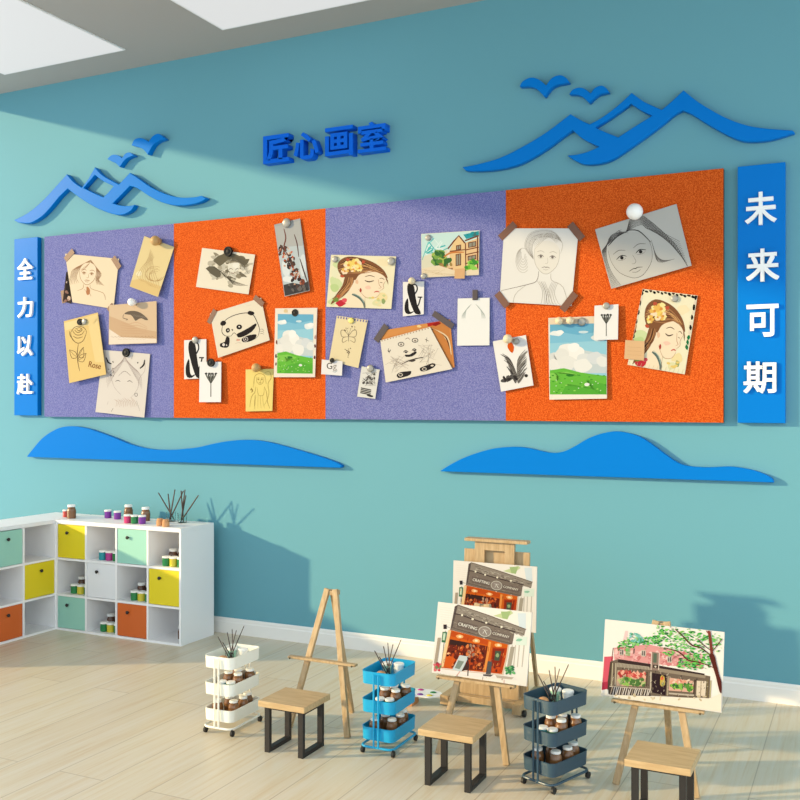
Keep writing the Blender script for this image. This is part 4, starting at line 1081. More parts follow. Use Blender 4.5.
def art_soft_study(D):
    # faint pencil study on the white card: hanging drapery over a small pedestal
    c = (176, 186, 176); d = (120, 134, 126)
    for s in (-1, 1):
        for k in range(4): D.line([(723 + s * (10 + 3 * k), 372 + 4 * k), (723 + s * (34 + 5 * k), 400 + 6 * k), (723 + s * (40 + 5 * k), 440)], 2.2, c)
def art_feather(D):
    for k in range(34):
        t = k / 33; x0, y0 = 92 + 2 * t, 232 + 85 * t
        D.line([(100, 330), (x0 - 18 * (1 - t), y0 + 40), (44 + 40 * t + rnd.uniform(-6, 6), 250 + 84 * t)], 3, rnd.choice([(90, 84, 80), (140, 134, 128), (60, 56, 54)]))
        D.line([(100, 330), (x0 + 10, y0 + 40), (134 - 4 * t + rnd.uniform(-6, 4), 236 + 88 * t)], 3, rnd.choice([(120, 114, 108), (160, 154, 146), (80, 76, 72)]))
    D.scatter(48, 338, 96, 350, 16, 4, 7, [(50, 46, 46), (90, 86, 84)], -8); D.blob(132, 330, 6, 6, (60, 56, 54))
    D.fill([(75, 205), (88, 226), (82, 248), (68, 234), (64, 220)], (224, 92, 20), 2)
def art_lady_pencil(D):
    c = (190, 182, 170); d = (140, 130, 122)
    T = face(D, 218, 218, 58, 4, c, 1.9, (240, 234, 222), (128, 118, 112))
    for k in range(8):
        D.line([T((-.85, .2)), T((-1.0 - .07 * k, -.6)), T((-.7 - .06 * k, -1.2 - .05 * k)), T((.2, -1.35 - .06 * k)), T((.95, -1.0)), T((.88, -.3))], 1.5, d if k % 3 == 0 else c)
        D.line([T((-.8 - .05 * k, -.5 - .1 * k)), T((.0, -1.3 - .04 * k)), T((.6 + .04 * k, -.95 - .05 * k))], 1.3, c)
    for k in range(6): D.ring(128, 205 + 5 * k, 8 + 4 * k, 22 + 5 * k, 1.4, c, 10 * k, 200 + 20 * k)
    D.line([T((-.45, .95)), T((-.55, 1.6)), T((-1.2, 1.9)), T((-3.2, 2.5))], 2.4, d); D.line([T((.35, 1.05)), T((.45, 1.5)), T((1.2, 1.9)), T((1.7, 3.4))], 2.4, c)
    for k in range(5): D.line([T((-.5 + .12 * k, 1.6)), T((-.1 + .1 * k, 2.3)), T((-.2 + .25 * k, 3.5))], 2.0, d if k == 2 else c); D.line([T((.45 + .1 * k, 1.6)), T((.2 + .12 * k, 2.4)), T((.1 + .3 * k, 3.5))], 1.8, c)
    D.line([T((-1.2, 1.9)), T((-1.9, 2.6)), T((-2.0, 3.5))], 2, c)
def art_lady_wind(D):
    d = (70, 66, 64); g = (120, 114, 108)
    T = face(D, 541, 210, 80, -18, g, 2.0, (206, 202, 192), (48, 44, 44), 1.25)
    for k in range(13):
        D.line([T((.1, -1.15)), T((.7, -1.25 - .05 * k)), T((.9 + .06 * k, -.95 + .07 * k)), T((1.35 + .04 * k, -.6 + .13 * k)), T((1.9, .1 + .12 * k))], 1.8, d if k % 3 == 0 else g)
    for k in range(9):
        D.line([T((.1, -1.15)), T((-.5, -1.2 + .03 * k)), T((-.9 - .03 * k, -.5)), T((-.95 - .04 * k, .4)), T((-.75 - .05 * k, 1.2))], 1.9, d if k % 2 == 0 else g)
        D.line([T((.9, -.4 + .05 * k)), T((.9, .3 + .05 * k)), T((1.05 + .06 * k, .8))], 1.8, g)
    D.line([T((.1, -1.2)), T((.55, -1.0)), T((.86, -.3))], 4, d); D.line([T((-.75, -.75)), T((-.3, -1.05)), T((.2, -1.15))], 4, d)
    for k in range(4): D.line([(480 + 8 * k, 125 - 4 * k), (492, 118), (500 + 10 * k, 125)], 2, g)
def art_dark_slip(D):
    D.fill([(100, 292), (150, 292), (135, 440), (95, 430)], (34, 28, 28)); D.blob(112, 352, 14, 9, (214, 190, 170)); D.fill([(75, 410), (110, 400), (108, 480), (80, 466)], (60, 44, 42)); D.blob(116, 452, 12, 14, (220, 186, 160)); D.scatter(80, 410, 130, 470, 8, 4, 9, [(40, 32, 32), (150, 110, 96)])

def art_storefront(D):
    for k in range(9): D.line([(118 + 2 * k, 110 + 14 * k), (200, 122 + 14 * k)], 2, (240, 218, 200))
    D.fill([(455, 165), (560, 130), (575, 150), (520, 185)], (206, 216, 160)); D.fill([(500, 140), (560, 140), (540, 188), (510, 180)], (170, 192, 130)); D.fill([(600, 150), (650, 150), (650, 240), (610, 240)], (222, 232, 232)); D.fill([(590, 290), (660, 290), (655, 345), (590, 340)], (228, 240, 222)); D.blob(610, 310, 18, 8, (150, 200, 170))
    # faint right-hand wall with pipes
    for x in (570, 590, 612, 640): D.line([(x, 340), (x - 12, 470)], 6, (206, 196, 178), 0, False)
    D.fill([(560, 350), (585, 350), (560, 490), (535, 490)], (176, 166, 146))
    # roof and sign band
    D.fill([(235, 98), (420, 160), (650, 245), (640, 285), (580, 268), (215, 160)], (150, 138, 124)); D.fill([(212, 152), (400, 210), (585, 258), (570, 335), (545, 338), (188, 245)], (128, 114, 102)); D.fill([(235, 98), (215, 108), (188, 245), (205, 225)], (92, 80, 76))
    for k in range(110):
        t = rnd.random(); x = 235 + 390 * t; y = 112 + 140 * t + rnd.uniform(0, 38); D.line([(x, y), (x + rnd.uniform(8, 26), y + rnd.uniform(2, 10))], 6, rnd.choice([(176, 166, 150), (116, 106, 96), (190, 180, 160), (96, 86, 80)]), 0)
    for k in range(70):
        t = rnd.random(); x = 200 + 360 * t; y = 168 + 100 * t + rnd.uniform(0, 66); D.line([(x, y), (x + rnd.uniform(-6, 20), y + rnd.uniform(1, 7))], 5, rnd.choice([(150, 136, 124), (100, 88, 80), (86, 72, 68), (166, 152, 136)]), 0)
    D.line([(236, 100), (420, 160), (652, 247)], 4, (96, 74, 64), 0, False); D.line([(212, 150), (250, 158), (400, 208), (590, 262)], 7, (74, 60, 58), 0, False); D.line([(200, 232), (300, 262), (440, 300), (560, 330)], 4, (96, 82, 74), 0, False)
    for x, y in ((262, 160), (328, 184), (412, 206), (505, 232), (300, 280), (398, 302), (500, 330)): D.blob(x, y, 7, 6, (250, 240, 214), 0, 8, .1)
    D.fill([(236, 190), (360, 222), (356, 262), (230, 230)], (112, 98, 90)); D.fill([(446, 252), (560, 282), (556, 312), (444, 286)], (112, 98, 90))
    pass
    D.blob(404, 258, 40, 30, (150, 138, 128), .2, 14, .03); D.ring(404, 258, 38, 29, 4, (206, 200, 186), 0, 360, .2); D.line([(392, 270), (402, 250), (416, 276)], 5, (244, 240, 228), 0); D.line([(390, 246), (420, 252)], 4, (226, 220, 206), 0)
    # shopfront
    D.fill([(185, 245), (545, 337), (512, 510), (135, 465)], (214, 96, 24)); D.fill([(195, 252), (425, 312), (420, 338), (188, 282)], (196, 78, 26)); D.fill([(182, 300), (422, 345), (400, 490), (148, 462)], (110, 40, 26)); D.fill([(190, 300), (330, 328), (320, 352), (182, 330)], (60, 36, 32))
    for x, y in ((250, 286), (352, 312), (488, 340)): D.blob(x, y, 22, 11, (244, 176, 106), .2); D.blob(x, y, 10, 6, (254, 232, 190), .2)
    D.scatter(165, 340, 400, 470, 150, 3, 9, [(186, 70, 28), (214, 96, 40), (130, 44, 26), (74, 32, 28), (160, 90, 60), (226, 130, 70)]); D.scatter(290, 340, 350, 400, 10, 5, 9, [(196, 150, 120), (150, 120, 100)]); D.fill([(150, 400), (205, 400), (225, 420), (196, 466), (144, 460)], (216, 92, 30)); D.blob(178, 382, 9, 6, (250, 190, 140))
    for x in (330, 362): D.line([(x, 330), (x - 22, 486)], 4, (170, 70, 28), 0, False)
    D.line([(436, 318), (428, 370), (402, 500)], 15, (238, 150, 70), 0, False); D.line([(452, 322), (430, 440)], 5, (206, 106, 40), 0, False)
    D.fill([(452, 350), (545, 358), (512, 505), (432, 498)], (190, 66, 24)); D.fill([(455, 358), (525, 362), (500, 470), (442, 460)], (140, 44, 24)); D.fill([(468, 372), (505, 376), (492, 432), (462, 428)], (74, 84, 66)); D.blob(482, 398, 10, 12, (150, 170, 120)); D.scatter(450, 440, 500, 490, 10, 4, 9, [(206, 80, 30), (120, 44, 28)])
    D.line([(548, 338), (535, 420), (512, 512)], 8, (236, 206, 170), 0, False)
    # left pier, lamp and hanging sign
    D.fill([(176, 246), (196, 250), (150, 462), (128, 456)], (244, 206, 150)); D.line([(196, 250), (150, 462)], 4, (206, 110, 50), 0, False); D.fill([(110, 290), (130, 290), (108, 440), (88, 436)], (178, 162, 140)); D.line([(158, 250), (132, 480), (128, 530)], 3, (130, 116, 104), 0, False)
    D.fill([(140, 256), (168, 258), (160, 320), (134, 316)], (74, 120, 84)); D.fill([(146, 264), (160, 265), (154, 306), (141, 304)], (206, 226, 196)); D.fill([(144, 214), (166, 214), (166, 240), (146, 240)], (58, 50, 54)); D.line([(166, 226), (186, 234)], 4, (58, 50, 54), 0)
    for k in range(60):
        x = rnd.uniform(150, 530); y = 262 + (x - 190) * .24 + rnd.uniform(0, 215); D.line([(x, y), (x - rnd.uniform(2, 6), y + rnd.uniform(8, 26))], 5, rnd.choice([(150, 52, 20), (240, 150, 80), (90, 34, 22), (226, 110, 40)]), 0)
    D.text('CRAFTING', 236, 218, 26, (236, 230, 214), 15.5, 1.2, .98); D.text('COMPANY', 448, 274, 22, (226, 218, 200), 14.5, 1.0, .98)
    # pavement, sandwich board, lamp stand, plants
    D.fill([(110, 462), (400, 498), (560, 515), (600, 545), (100, 520)], (246, 238, 228), 0); D.line([(136, 470), (300, 492), (520, 514)], 5, (226, 196, 170), 0, False)
    D.fill([(250, 394), (306, 404), (262, 492), (204, 478)], (206, 214, 210)); D.fill([(242, 424), (278, 432), (250, 476), (220, 468)], (134, 146, 132)); D.line([(300, 406), (304, 462), (302, 516)], 7, (60, 54, 56), 0, False); D.fill([(290, 440), (304, 480), (262, 488)], (70, 50, 46)); D.line([(254, 488), (232, 516)], 7, (226, 176, 160), 0, False)
    D.fill([(424, 432), (450, 436), (442, 510), (412, 508)], (86, 84, 84)); D.fill([(395, 508), (460, 512), (440, 524), (396, 518)], (96, 90, 88)); D.fill([(470, 514), (580, 530), (568, 542), (480, 532)], (196, 182, 164)); D.line([(430, 434), (452, 424)], 4, (140, 110, 96), 0)
    D.scatter(78, 438, 128, 482, 16, 5, 10, [(206, 60, 74), (226, 120, 120), (150, 60, 70), (120, 140, 90)]); D.scatter(532, 466, 582, 506, 18, 5, 10, [(80, 160, 90), (120, 190, 120), (60, 120, 80)])

def art_pink_house(D):
    D.fill([(205, 120), (222, 120), (214, 200), (186, 200)], (240, 206, 200)); D.fill([(138, 215), (340, 196), (660, 262), (650, 335), (140, 282)], (228, 158, 152)); D.fill([(80, 264), (134, 262), (118, 440), (66, 448)], (224, 92, 108)); D.fill([(66, 405), (112, 400), (108, 440), (64, 446)], (190, 56, 76)); D.line([(134, 215), (122, 300), (100, 446)], 5, (130, 70, 66), 0, False)
    D.scatter(150, 215, 640, 290, 120, 4, 11, [(236, 176, 170), (216, 132, 130), (244, 200, 190), (206, 120, 116)], 30)
    D.fill([(210, 212), (236, 214), (234, 262), (206, 258)], (150, 176, 120)); D.line([(258, 220), (256, 250)], 7, (84, 72, 68), 0, False)
    for a in ((262, 262, 330, 236), (282, 270, 310, 240), (420, 306, 470, 262)): D.line([(a[0], a[1]), (a[2], a[3])], 3, (196, 96, 100), 0)
    for x, y in ((172, 222), (300, 228), (450, 262), (520, 276)):
        D.fill([(x, y), (x + 26, y + 3), (x + 25, y + 38), (x - 1, y + 35)], (206, 196, 176)); D.fill([(x + 4, y + 4), (x + 22, y + 6), (x + 21, y + 32), (x + 3, y + 30)], (110, 96, 92)); D.line([(x + 12, y + 4), (x + 12, y + 32)], 3, (216, 206, 190), 0, False)
    for _ in range(50): x = rnd.uniform(145, 640); y = 222 + (x - 140) * .1 + rnd.uniform(0, 60); D.line([(x, y), (x + rnd.uniform(4, 16), y + rnd.uniform(-3, 4))], 4, rnd.choice([(180, 92, 92), (150, 80, 80), (244, 206, 200)]), 0)
    # porch
    D.fill([(118, 290), (165, 278), (690, 376), (684, 500), (110, 472)], (118, 102, 86)); D.fill([(165, 278), (350, 306), (660, 362), (655, 376), (160, 296)], (62, 46, 44)); D.fill([(158, 298), (345, 322), (350, 340), (156, 322)], (176, 162, 140)); D.fill([(400, 330), (665, 372), (662, 388), (400, 350)], (156, 140, 118))
    for k in range(22): x = 165 + 8.2 * k; D.line([(x, 300 + k * 1.2), (x - 2, 322 + k * 1.0)], 2.4, (120, 104, 90), 0, False)
    D.line([(122, 294), (108, 400), (112, 470)], 14, (84, 70, 56), 0, False); D.line([(150, 300), (146, 420)], 8, (186, 172, 146), 0, False); D.line([(130, 300), (124, 440)], 5, (196, 184, 150), 0, False)
    D.fill([(360, 238), (404, 244), (400, 345), (352, 340)], (150, 126, 112)); D.fill([(370, 246), (390, 248), (388, 300), (368, 298)], (96, 110, 90)); D.line([(360, 240), (356, 340)], 4, (236, 214, 196), 0, False); D.line([(404, 244), (400, 340)], 4, (236, 214, 196), 0, False); D.fill([(368, 310), (398, 314), (396, 332), (366, 328)], (70, 56, 50)); D.blob(382, 322, 6, 5, (220, 206, 186))
    D.fill([(160, 340), (328, 362), (322, 432), (150, 426)], (206, 170, 140)); D.scatter(168, 344, 322, 372, 34, 5, 11, [(206, 80, 72), (226, 130, 110), (180, 60, 60), (240, 176, 150)], 10); D.scatter(158, 384, 318, 420, 34, 6, 12, [(110, 160, 70), (150, 190, 90), (80, 120, 60), (190, 200, 130)], 6)
    D.line([(334, 350), (328, 432)], 9, (92, 76, 62), 0, False)
    D.fill([(362, 356), (446, 370), (440, 484), (362, 466)], (48, 32, 36)); D.blob(422, 400, 15, 34, (206, 176, 80)); D.blob(420, 388, 9, 10, (226, 110, 70)); D.blob(424, 420, 9, 12, (150, 150, 90)); D.line([(356, 350), (352, 480)], 7, (206, 190, 166), 0, False)
    D.fill([(462, 384), (602, 404), (596, 468), (458, 456)], (226, 176, 150)); D.scatter(472, 392, 596, 420, 18, 5, 10, [(206, 110, 90), (230, 160, 130), (240, 210, 180)], 14); D.scatter(470, 414, 590, 446, 28, 5, 11, [(90, 150, 60), (140, 190, 80), (60, 110, 56)], 8); D.line([(456, 376), (450, 484)], 8, (176, 160, 130), 0, False); D.line([(604, 396), (598, 490)], 10, (90, 74, 60), 0, False); D.line([(458, 472), (600, 484)], 9, (196, 182, 160), 0, False); D.line([(456, 486), (600, 496)], 7, (106, 90, 74), 0, False)
    D.fill([(616, 402), (668, 404), (662, 488), (612, 486)], (232, 214, 186)); D.line([(640, 404), (636, 488)], 4, (150, 130, 106), 0, False); D.line([(676, 396), (670, 500)], 12, (120, 104, 74), 0, False); D.line([(694, 400), (688, 498)], 7, (196, 180, 130), 0, False)
    # slatted fence
    D.fill([(112, 426), (352, 446), (356, 486), (112, 474)], (70, 58, 54))
    for k in range(19): x = 120 + 12.3 * k; D.line([(x + 10, 430 + k * 1.0), (x - 4 + (k % 3) * 3, 474 + k * .5)], 5.2, (226, 214, 200) if k % 5 else (176, 160, 140), 0, False)
    D.line([(112, 428), (352, 448)], 6, (196, 180, 160), 0, False)
    for _ in range(150): x = rnd.uniform(115, 685); y = 300 + (x - 115) * .16 + rnd.uniform(0, 130); D.line([(x, y), (x + rnd.uniform(-8, 8), y + rnd.uniform(4, 14))], 6, rnd.choice([(66, 54, 50), (196, 182, 158), (150, 132, 110)]), 0)
    D.fill([(62, 460), (110, 474), (356, 488), (690, 502), (752, 470), (752, 578), (60, 482)], (248, 236, 212), 0)
    D.scatter(120, 478, 690, 500, 20, 4, 9, [(226, 206, 170), (206, 186, 150)], 14)
    # tree
    G = [(70, 170, 70), (110, 200, 90), (50, 140, 60), (140, 214, 110), (96, 190, 100)]
    G = G + [(170, 220, 140), (36, 110, 50), (120, 190, 84)]
    for x0, y0, x1, y1, n, sh in ((390, 86, 570, 186, 150, 40), (165, 176, 310, 222, 90, -20), (310, 148, 420, 200, 80, 0), (560, 120, 752, 210, 110, 10), (556, 240, 700, 325, 110, 0), (510, 285, 610, 332, 50, 0), (430, 232, 490, 262, 20, 0), (470, 160, 640, 240, 46, 20)):
        for _ in range(n):
            u = rnd.random(); x = x0 + (x1 - x0) * u; y = rnd.gauss((y0 + y1) / 2, (y1 - y0) / 3.4) + sh * u; a = rnd.uniform(-.5, .5); r = rnd.uniform(2, 6.5)
            D.blob(x, y, r * 1.9, r * .8, rnd.choice(G), a, 6, .35)
    D.scatter(225, 132, 310, 185, 34, 2.5, 7, [(110, 190, 170), (140, 206, 190), (80, 160, 110)])
    t = (92, 40, 32)
    D.line([(684, 114), (694, 190), (700, 258)], 16, (130, 62, 50), 3, False); D.fill([(684, 250), (712, 252), (724, 300), (740, 370), (752, 410), (752, 470), (740, 460), (722, 380), (704, 320)], t, 2)
    D.line([(700, 264), (640, 215), (590, 200), (540, 150), (495, 108)], 8, t); D.line([(716, 330), (640, 300), (570, 285), (530, 250), (495, 230), (430, 214)], 7, t); D.line([(695, 230), (650, 195), (620, 160)], 5, t); D.line([(702, 235), (735, 190), (756, 162)], 5, t); D.line([(540, 255), (500, 262), (470, 290)], 3, (150, 90, 80))
    D.line([(590, 285), (620, 262)], 3, t); D.line([(668, 114), (680, 130), (690, 118)], 6, (150, 70, 60))

# ------------------------------------------------------------------ sheets on the pinboard
PAPERS = []
def pin_sheet(crop, quad, name, label, cat, paper, art=None, top=0.012, bot=0.032, group='pictures pinned on the board', tapes=(), thick=0.004, dark=False):
    ox, oy, k = CROPS[crop]
    W = [ony(ox + x / k, oy + y / k, -TB) for x, y in quad]
    c = sum(W, Vector()) / 4
    lift = [top, top, bot, bot]
    dst = []
    for p, l in zip(W, lift):
        q = ony(*screen(p), -TB - l - thick); dst.append((q.x - c.x, -l - thick, q.z - c.z))
    D = Sheet(quad, dst, paper, thick)
    if art: art(D)
    o = D.done(name, (c.x, -TB, c.z)); tag(o, label, cat, group); PAPERS.append(o)
    for x, y, L, Wd, a, lay in tapes:
        p = ony(ox + x / k, oy + y / k, -TB - lay)
        bm = B(); box(bm, -L / 2, L / 2, -0.0015, 0.0015, -Wd / 2, Wd / 2)
        t = obj('tape', bm, M['tape_dark' if dark else 'tape'], o, (p.x - c.x, -lay, p.z - c.z)); t.rotation_euler = (0, R(a), 0)
        t['label'] = 'strip of brown tape'
    return o

pin_sheet('A2', [(100, 288), (152, 292), (130, 484), (78, 470)], 'paper_slip', 'dark patterned slip peeping out left behind the taped long hair portrait', 'card', (70, 56, 52), art_dark_slip, .004, .012)
pin_sheet('A2', [(92, 176), (424, 208), (390, 516), (138, 476)], 'portrait_drawing', 'cream line portrait of a long haired woman, taped at the far left', 'drawing', (248, 226, 192), art_portrait_long_hair, .012, .026,
          tapes=((118, 186, .17, .07, -38, .020), (408, 232, .17, .07, 52, .020), (372, 508, .10, .06, -40, .034), (85, 440, .16, .08, 80, .006)))
pin_sheet('A2', [(580, 68), (764, 135), (664, 443), (490, 378)], 'sketch_card', 'tilted tan card of flowing lines hanging from a wooden pin', 'card', (238, 216, 160), art_flowing_lines, .012, .055)
pin_sheet('A2', [(364, 494), (655, 468), (657, 727), (361, 736)], 'sketch_card', 'beige card with a dark brush stroke head under a white ball pin', 'card', (226, 196, 160), art_bird_head, .034, .044)
pin_sheet('A3', [(100, 82), (347, 18), (408, 468), (140, 532)], 'sketch_card', 'yellowed card with a brown rose drawing and handwriting', 'card', (238, 204, 132), art_rose, .034, .060)
pin_sheet('A3', [(386, 290), (728, 320), (685, 782), (330, 742)], 'pencil_sketch', 'pale sheet with a faint sketched face, bottom left of the board', 'drawing', (232, 222, 210), art_cat_sketch, .012, .036)
pin_sheet('B3', [(118, 202), (400, 238), (365, 450), (85, 410)], 'charcoal_drawing', 'cream card with a smoky charcoal face under a black magnet', 'drawing', (244, 234, 212), art_charcoal, .012, .022)
pin_sheet('B3', [(502, 78), (640, 45), (692, 430), (558, 462)], 'art_print', 'tall narrow grey print of an armoured figure on the orange panel', 'print', (176, 178, 176), art_machine_figure, .012, .022)
pin_sheet('B4', [(160, 126), (432, 42), (478, 268), (203, 362)], 'panda_drawing', 'tilted cream drawing of a panda held by two tapes', 'drawing', (240, 228, 204), art_panda, .012, .022, tapes=((170, 142, .17, .06, -58, .020), (420, 58, .15, .06, 38, .020)))
pin_sheet('B4', [(22, 268), (140, 262), (140, 470), (22, 476)], 'letter_card', 'white card with a bold black ampersand on the left orange panel', 'card', (246, 242, 236), art_amp_card, .012, .02)
pin_sheet('B4', [(105, 383), (220, 383), (218, 598), (102, 598)], 'flower_card', 'white card with a grey flower overlapping the left ampersand card', 'card', (250, 247, 243), art_tulip, .028, .04)
pin_sheet('B4', [(350, 424), (500, 420), (492, 645), (350, 648)], 'note', 'pale yellow note with a line drawn girl on the left orange panel', 'note', (246, 222, 134), art_girl_note, .008, .024)
pin_sheet('B4', [(508, 98), (732, 95), (720, 465), (500, 465)], 'meadow_painting', 'meadow and clouds painting in a cream border on the left orange panel', 'painting', (246, 234, 216), art_meadow_left, .026, .032)
pin_sheet('C5', [(52, 140), (358, 148), (335, 395), (30, 385)], 'watercolour_portrait', 'landscape format watercolour of a woman with flowers in her hair', 'painting', (246, 236, 200), art_woman_left, .012, .022)
pin_sheet('C5', [(476, 42), (750, 25), (748, 235), (478, 248)], 'street_painting', 'bright painting of timbered houses near the top of the purple panel', 'painting', (240, 234, 214), art_house_street, .012, .02)
pin_sheet('C5', [(635, 207), (682, 203), (680, 252), (632, 252)], 'tag_note', 'small tan tag at the lower edge of the timbered house painting', 'note', (226, 180, 130), None, .026, .034)
pin_sheet('C5', [(390, 268), (490, 265), (488, 420), (390, 430)], 'letter_card', 'white card with a bold black ampersand on the right purple panel', 'card', (246, 243, 238), art_amp_card2, .012, .02)
pin_sheet('C6', [(75, 25), (212, 45), (170, 258), (40, 225)], 'note', 'cream torn edge notepaper with a small butterfly sketch', 'note', (240, 222, 178), art_butterfly_note, .012, .03)
pin_sheet('C6', [(8, 220), (100, 228), (97, 292), (5, 285)], 'letter_card', 'small white card lettered Gg across the panel seam', 'card', (244, 240, 236), art_gg, .044, .05)
pin_sheet('C6', [(185, 250), (265, 265), (245, 395), (165, 385)], 'art_print', 'tiny black and white print low on the right purple panel', 'print', (232, 230, 222), art_print, .012, .03)
pin_sheet('C6', [(268, 92), (578, 42), (598, 255), (296, 318)], 'kraft_sheet', 'brown kraft sheet behind the spiral notepad with two dark tapes', 'paper', (216, 142, 78), art_kraft, .008, .014, tapes=((272, 103, .20, .07, -52, .018), (547, 44, .26, .06, 34, .018)), dark=True)
pin_sheet('C6', [(268, 135), (488, 75), (588, 262), (292, 322)], 'notepad_sheet', 'white spiral notepad page with dark ink doodles on brown kraft sheet', 'drawing', (240, 230, 212), art_notepad, .02, .028)
pin_sheet('C5', [(648, 346), (798, 342), (797, 566), (645, 568)], 'white_card', 'nearly blank white card under a dark clip on right purple panel', 'card', (248, 247, 242), art_soft_study, .012, .024)
pin_sheet('D8', [(10, 205), (130, 182), (158, 365), (40, 388)], 'feather_print', 'white card with a grey feather straddling purple and orange panels', 'print', (248, 244, 238), art_feather, .012, .028)
pin_sheet('D7', [(54, 108), (338, 108), (310, 404), (36, 388)], 'pencil_portrait', 'white pencil portrait of a woman held by four corner tapes', 'drawing', (242, 238, 230), art_lady_pencil, .012, .022,
          tapes=((67, 118, .20, .07, -40, .020), (328, 120, .19, .07, 52, .020), (300, 388, .20, .07, -50, .030), (46, 380, .17, .07, 52, .030)))
pin_sheet('D7', [(400, 112), (710, 15), (768, 250), (462, 338)], 'pencil_portrait', 'large tilted grey pencil portrait with windblown hair, top right', 'drawing', (212, 208, 198), art_lady_wind, .012, .024)
pin_sheet('D8', [(212, 120), (425, 112), (425, 413), (216, 417)], 'meadow_painting', 'larger meadow and clouds painting on the right orange panel', 'painting', (248, 240, 222), art_meadow_right, .012, .024)
pin_sheet('D8', [(380, 75), (467, 70), (465, 198), (377, 200)], 'flower_card', 'white card with a grey flower overlapping the right meadow painting', 'card', (248, 245, 240), art_tulip2, .03, .04)
pin_sheet('D8', [(555, 14), (755, 38), (708, 325), (500, 290)], 'watercolour_portrait', 'upright watercolour of a flower haired woman with a patterned border', 'painting', (246, 238, 204), art_woman_right, .012, .022)
pin_sheet('D8', [(492, 200), (562, 205), (560, 275), (488, 268)], 'tag_note', 'small square tan tag on the upright flower haired woman picture', 'note', (232, 190, 142), lambda D: [D.line([(500, 225 + 14 * k), (550, 228 + 14 * k)], 1.6, (206, 166, 120), 0) for k in range(3)], .03, .036)

# pins and magnets
def pin(u, v, d, kind, label, y=-0.105):
    p = ony(u, v, -.1); r = d / 2 / (F / ((p - CAM).dot(Vector((-ST, CT, 0)))))
    if kind in ('pin_white', 'pin_wood', 'pin_cream'):
        prof = [(r * .7, 0), (r * .78, r * .5)] + [(r * math.sin(a), r * (1.2 - math.cos(a))) for a in (1.0, 1.4, 1.8, 2.2, 2.6, 3.0)]
    elif kind == 'pin_black':
        prof = [(r, 0), (r, r * .35), (r * .95, r * .48), (r * .8, r * .5), (r * .62, r * .3), (r * .55, r * .3), (r * .4, r * .46), (r * .1, r * .5)]
    else:
        prof = [(r, 0), (r, r * .3), (r * .9, r * .45), (r * .6, r * .52), (r * .1, r * .55)]
    base = -TB - 0.012 - 0.008
    base = base if y == -0.105 else y
    q = ony(u, v, base - r * (.75 if kind in ('pin_white', 'pin_wood', 'pin_cream') else .3))
    o = obj('push_pin' if kind != 'pin_black' else 'magnet', lathe(B(), prof, seg=20, axis='Y'), M[kind], loc=(q.x, base if y == -0.105 else y, q.z), smooth=False)
    for pl in o.data.polygons: pl.use_smooth = len(pl.vertices) == 4
    tag(o, label, 'pin' if kind != 'pin_black' else 'magnet', 'pins and magnets on the board')
pin(156.8, 241, 10, 'pin_wood', 'wooden ball pin on the tilted tan card of flowing lines')
pin(132.8, 302.2, 8, 'pin_white', 'white ball pin above the dark brush stroke head card', -.113)
pin(79.6, 322, 6.5, 'pin_black', 'black magnet at the top of the rose card', -.114)
pin(84.0, 321.6, 6, 'pin_silver', 'silver pin beside the black magnet on the rose card', -.113)
pin(125.8, 352.6, 8.8, 'pin_black', 'black magnet on the faint sketched face at bottom left')
pin(228, 251.4, 10, 'pin_black', 'large black magnet on the smoky charcoal face')
pin(286.2, 222.8, 9.4, 'pin_silver', 'pale pin on the tall narrow armoured figure print')
pin(194.9, 340, 7, 'pin_silver', 'silver pin on the left ampersand card')
pin(210.7, 362.6, 8.4, 'pin_black', 'black magnet on the left grey flower card', -.107)
pin(257.1, 367.8, 9, 'pin_wood', 'wooden ball pin on the pale yellow note', -.088)
pin(295, 312.8, 7.4, 'pin_black', 'black magnet on the cream bordered meadow painting', -.105)
pin(334.8, 259.2, 6.4, 'pin_silver', 'silver pin at the top left of the landscape woman watercolour')
pin(391, 261.2, 8.2, 'pin_silver', 'silver pin at the top right of the landscape woman watercolour')
pin(412.4, 281, 7, 'pin_cream', 'cream pin on the right ampersand card')
pin(428, 237.6, 6, 'pin_silver', 'silver pin at the top left of the timbered house painting')
pin(423.5, 276, 6, 'pin_silver', 'silver pin at the bottom left of the timbered house painting', -.093)
pin(351, 320.5, 6, 'pin_gold', 'pale gold pin on the torn edge notepaper')
pin(332, 360.4, 5, 'pin_black', 'small black magnet on the card lettered Gg', -.123)
pin(370.2, 368.4, 7.5, 'pin_silver', 'silver pin on the tiny black and white print')
o = obj('clip', box(B(), -0.028, 0.028, -0.012, 0.0, -0.05, 0.05), M['tape_dark'], loc=tuple(ony(475.4, 295, -.086)), bevel=.003); tag(o, 'dark narrow clip holding the nearly blank white card', 'clip')
pin(508.4, 339, 9.4, 'pin_cream', 'cream ball pin on the grey feather card')
pin(516, 341.2, 6.4, 'pin_silver', 'grey pin beside the cream ball pin on the feather card')
pin(635.4, 212.3, 16.4, 'pin_white', 'big white ball pin on the windblown hair portrait')
pin(606.2, 305.8, 7, 'pin_silver', 'silver pin on the right grey flower card', -.110)
pin(581.6, 321.6, 8.4, 'pin_silver', 'grey pin at the top of the larger meadow painting')
pin(570.6, 320.6, 8, 'pin_cream', 'right-hand cream pin at the top of the larger meadow painting')
pin(559.6, 321, 8, 'pin_cream', 'left-hand cream pin at the top of the larger meadow painting')
pin(674.5, 298.6, 7, 'pin_silver', 'grey pin on the upright flower haired woman picture')

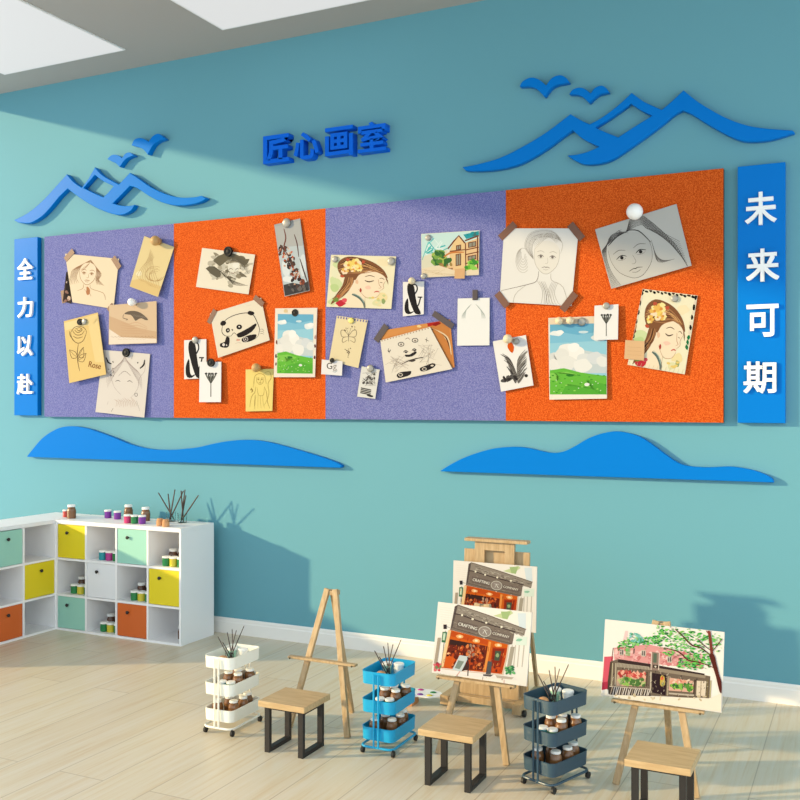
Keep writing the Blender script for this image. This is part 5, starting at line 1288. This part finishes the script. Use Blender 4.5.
# ------------------------------------------------------------------ painted canvases on the easels
def canvas(origin, w, h, lean, art, src, label, roll=0.0):
    """stretched canvas, bottom centre at origin, leaning back by lean (radians)"""
    dst = [(-w / 2, 0, h), (w / 2, 0, h), (w / 2, 0, 0), (-w / 2, 0, 0)]
    D = Sheet(src, dst, (250, 242, 228), 0.016)
    art(D)
    o = D.done('canvas_painting', origin); o.rotation_euler = (-lean, R(roll), 0)
    return tag(o, label, 'painting', 'canvases on the easels')
LEAN = math.atan2(AY, AZ)
def on_easel(i, dx, w, h, art, src, label, roll, up):
    z = 0.5625; y = EASELS[i].location.y + (z / AZ) * AY
    canvas((EASELS[i].location.x + dx, y - 0.044, z + up), w, h, LEAN, art, src, label, roll)
SRC2 = [(108, 80), (685, 146), (655, 585), (75, 490)]
on_easel(1, 0.022, 0.747, 0.525, art_storefront, SRC2, 'front lower painting of an orange storefront on the tripod easel', 0.8, 0.009)
on_easel(2, 0.016, 0.805, 0.522, art_pink_house, [(85, 55), (768, 122), (752, 583), (60, 478)], 'painting of a pink house behind a leafy tree on the right easel', 0.5, 0.007)
canvas((-2.872, -1.245, 0.689), 0.757, 0.548, 0.06, art_storefront, SRC2, 'rear upper painting of an orange storefront on the large studio easel')

# ------------------------------------------------------------------ light, sky, camera
sun = bpy.data.lights.new('sun', 'SUN'); sun.energy = 4.8; sun.color = (1.0, 0.77, 0.42); sun.angle = R(1.6)
so = bpy.data.objects.new('sun', sun); COL.objects.link(so)
so.rotation_euler = Vector((1.63, 1.0, -0.485)).to_track_quat('-Z', 'Y').to_euler()
w = bpy.data.worlds.new('sky'); scene.world = w; w.use_nodes = True
nt = w.node_tree; bg = nt.nodes['Background']
# soft daylight sky, a little brighter on the open right-hand side
tc = nt.nodes.new('ShaderNodeTexCoord'); sp = nt.nodes.new('ShaderNodeSeparateXYZ'); mr = nt.nodes.new('ShaderNodeMapRange')
mr.inputs['From Min'].default_value = -0.2; mr.inputs['From Max'].default_value = 1.0; mr.inputs['To Min'].default_value = 1.5; mr.inputs['To Max'].default_value = 2.3
nt.links.new(tc.outputs['Generated'], sp.inputs['Vector']); nt.links.new(sp.outputs['X'], mr.inputs['Value']); nt.links.new(mr.outputs['Result'], bg.inputs['Strength'])
bg.inputs['Color'].default_value = (0.79, 0.92, 1.0, 1)
cam = bpy.data.cameras.new('camera'); co = bpy.data.objects.new('camera', cam); COL.objects.link(co)
cam.sensor_width = 36; cam.lens = 36 * F / 800; cam.shift_y = 2 / 800; cam.clip_end = 100
co.location = CAM; co.rotation_euler = (R(90), 0, TH)
scene.camera = co
scene.view_settings.view_transform = 'Standard'; scene.view_settings.look = 'None'
scene.view_settings.gamma = 1.0; scene.view_settings.exposure = 0.0; scene.view_settings.use_curve_mapping = False
scene.cycles.use_denoising = True
scene.cycles.max_bounces = 8; scene.cycles.diffuse_bounces = 5
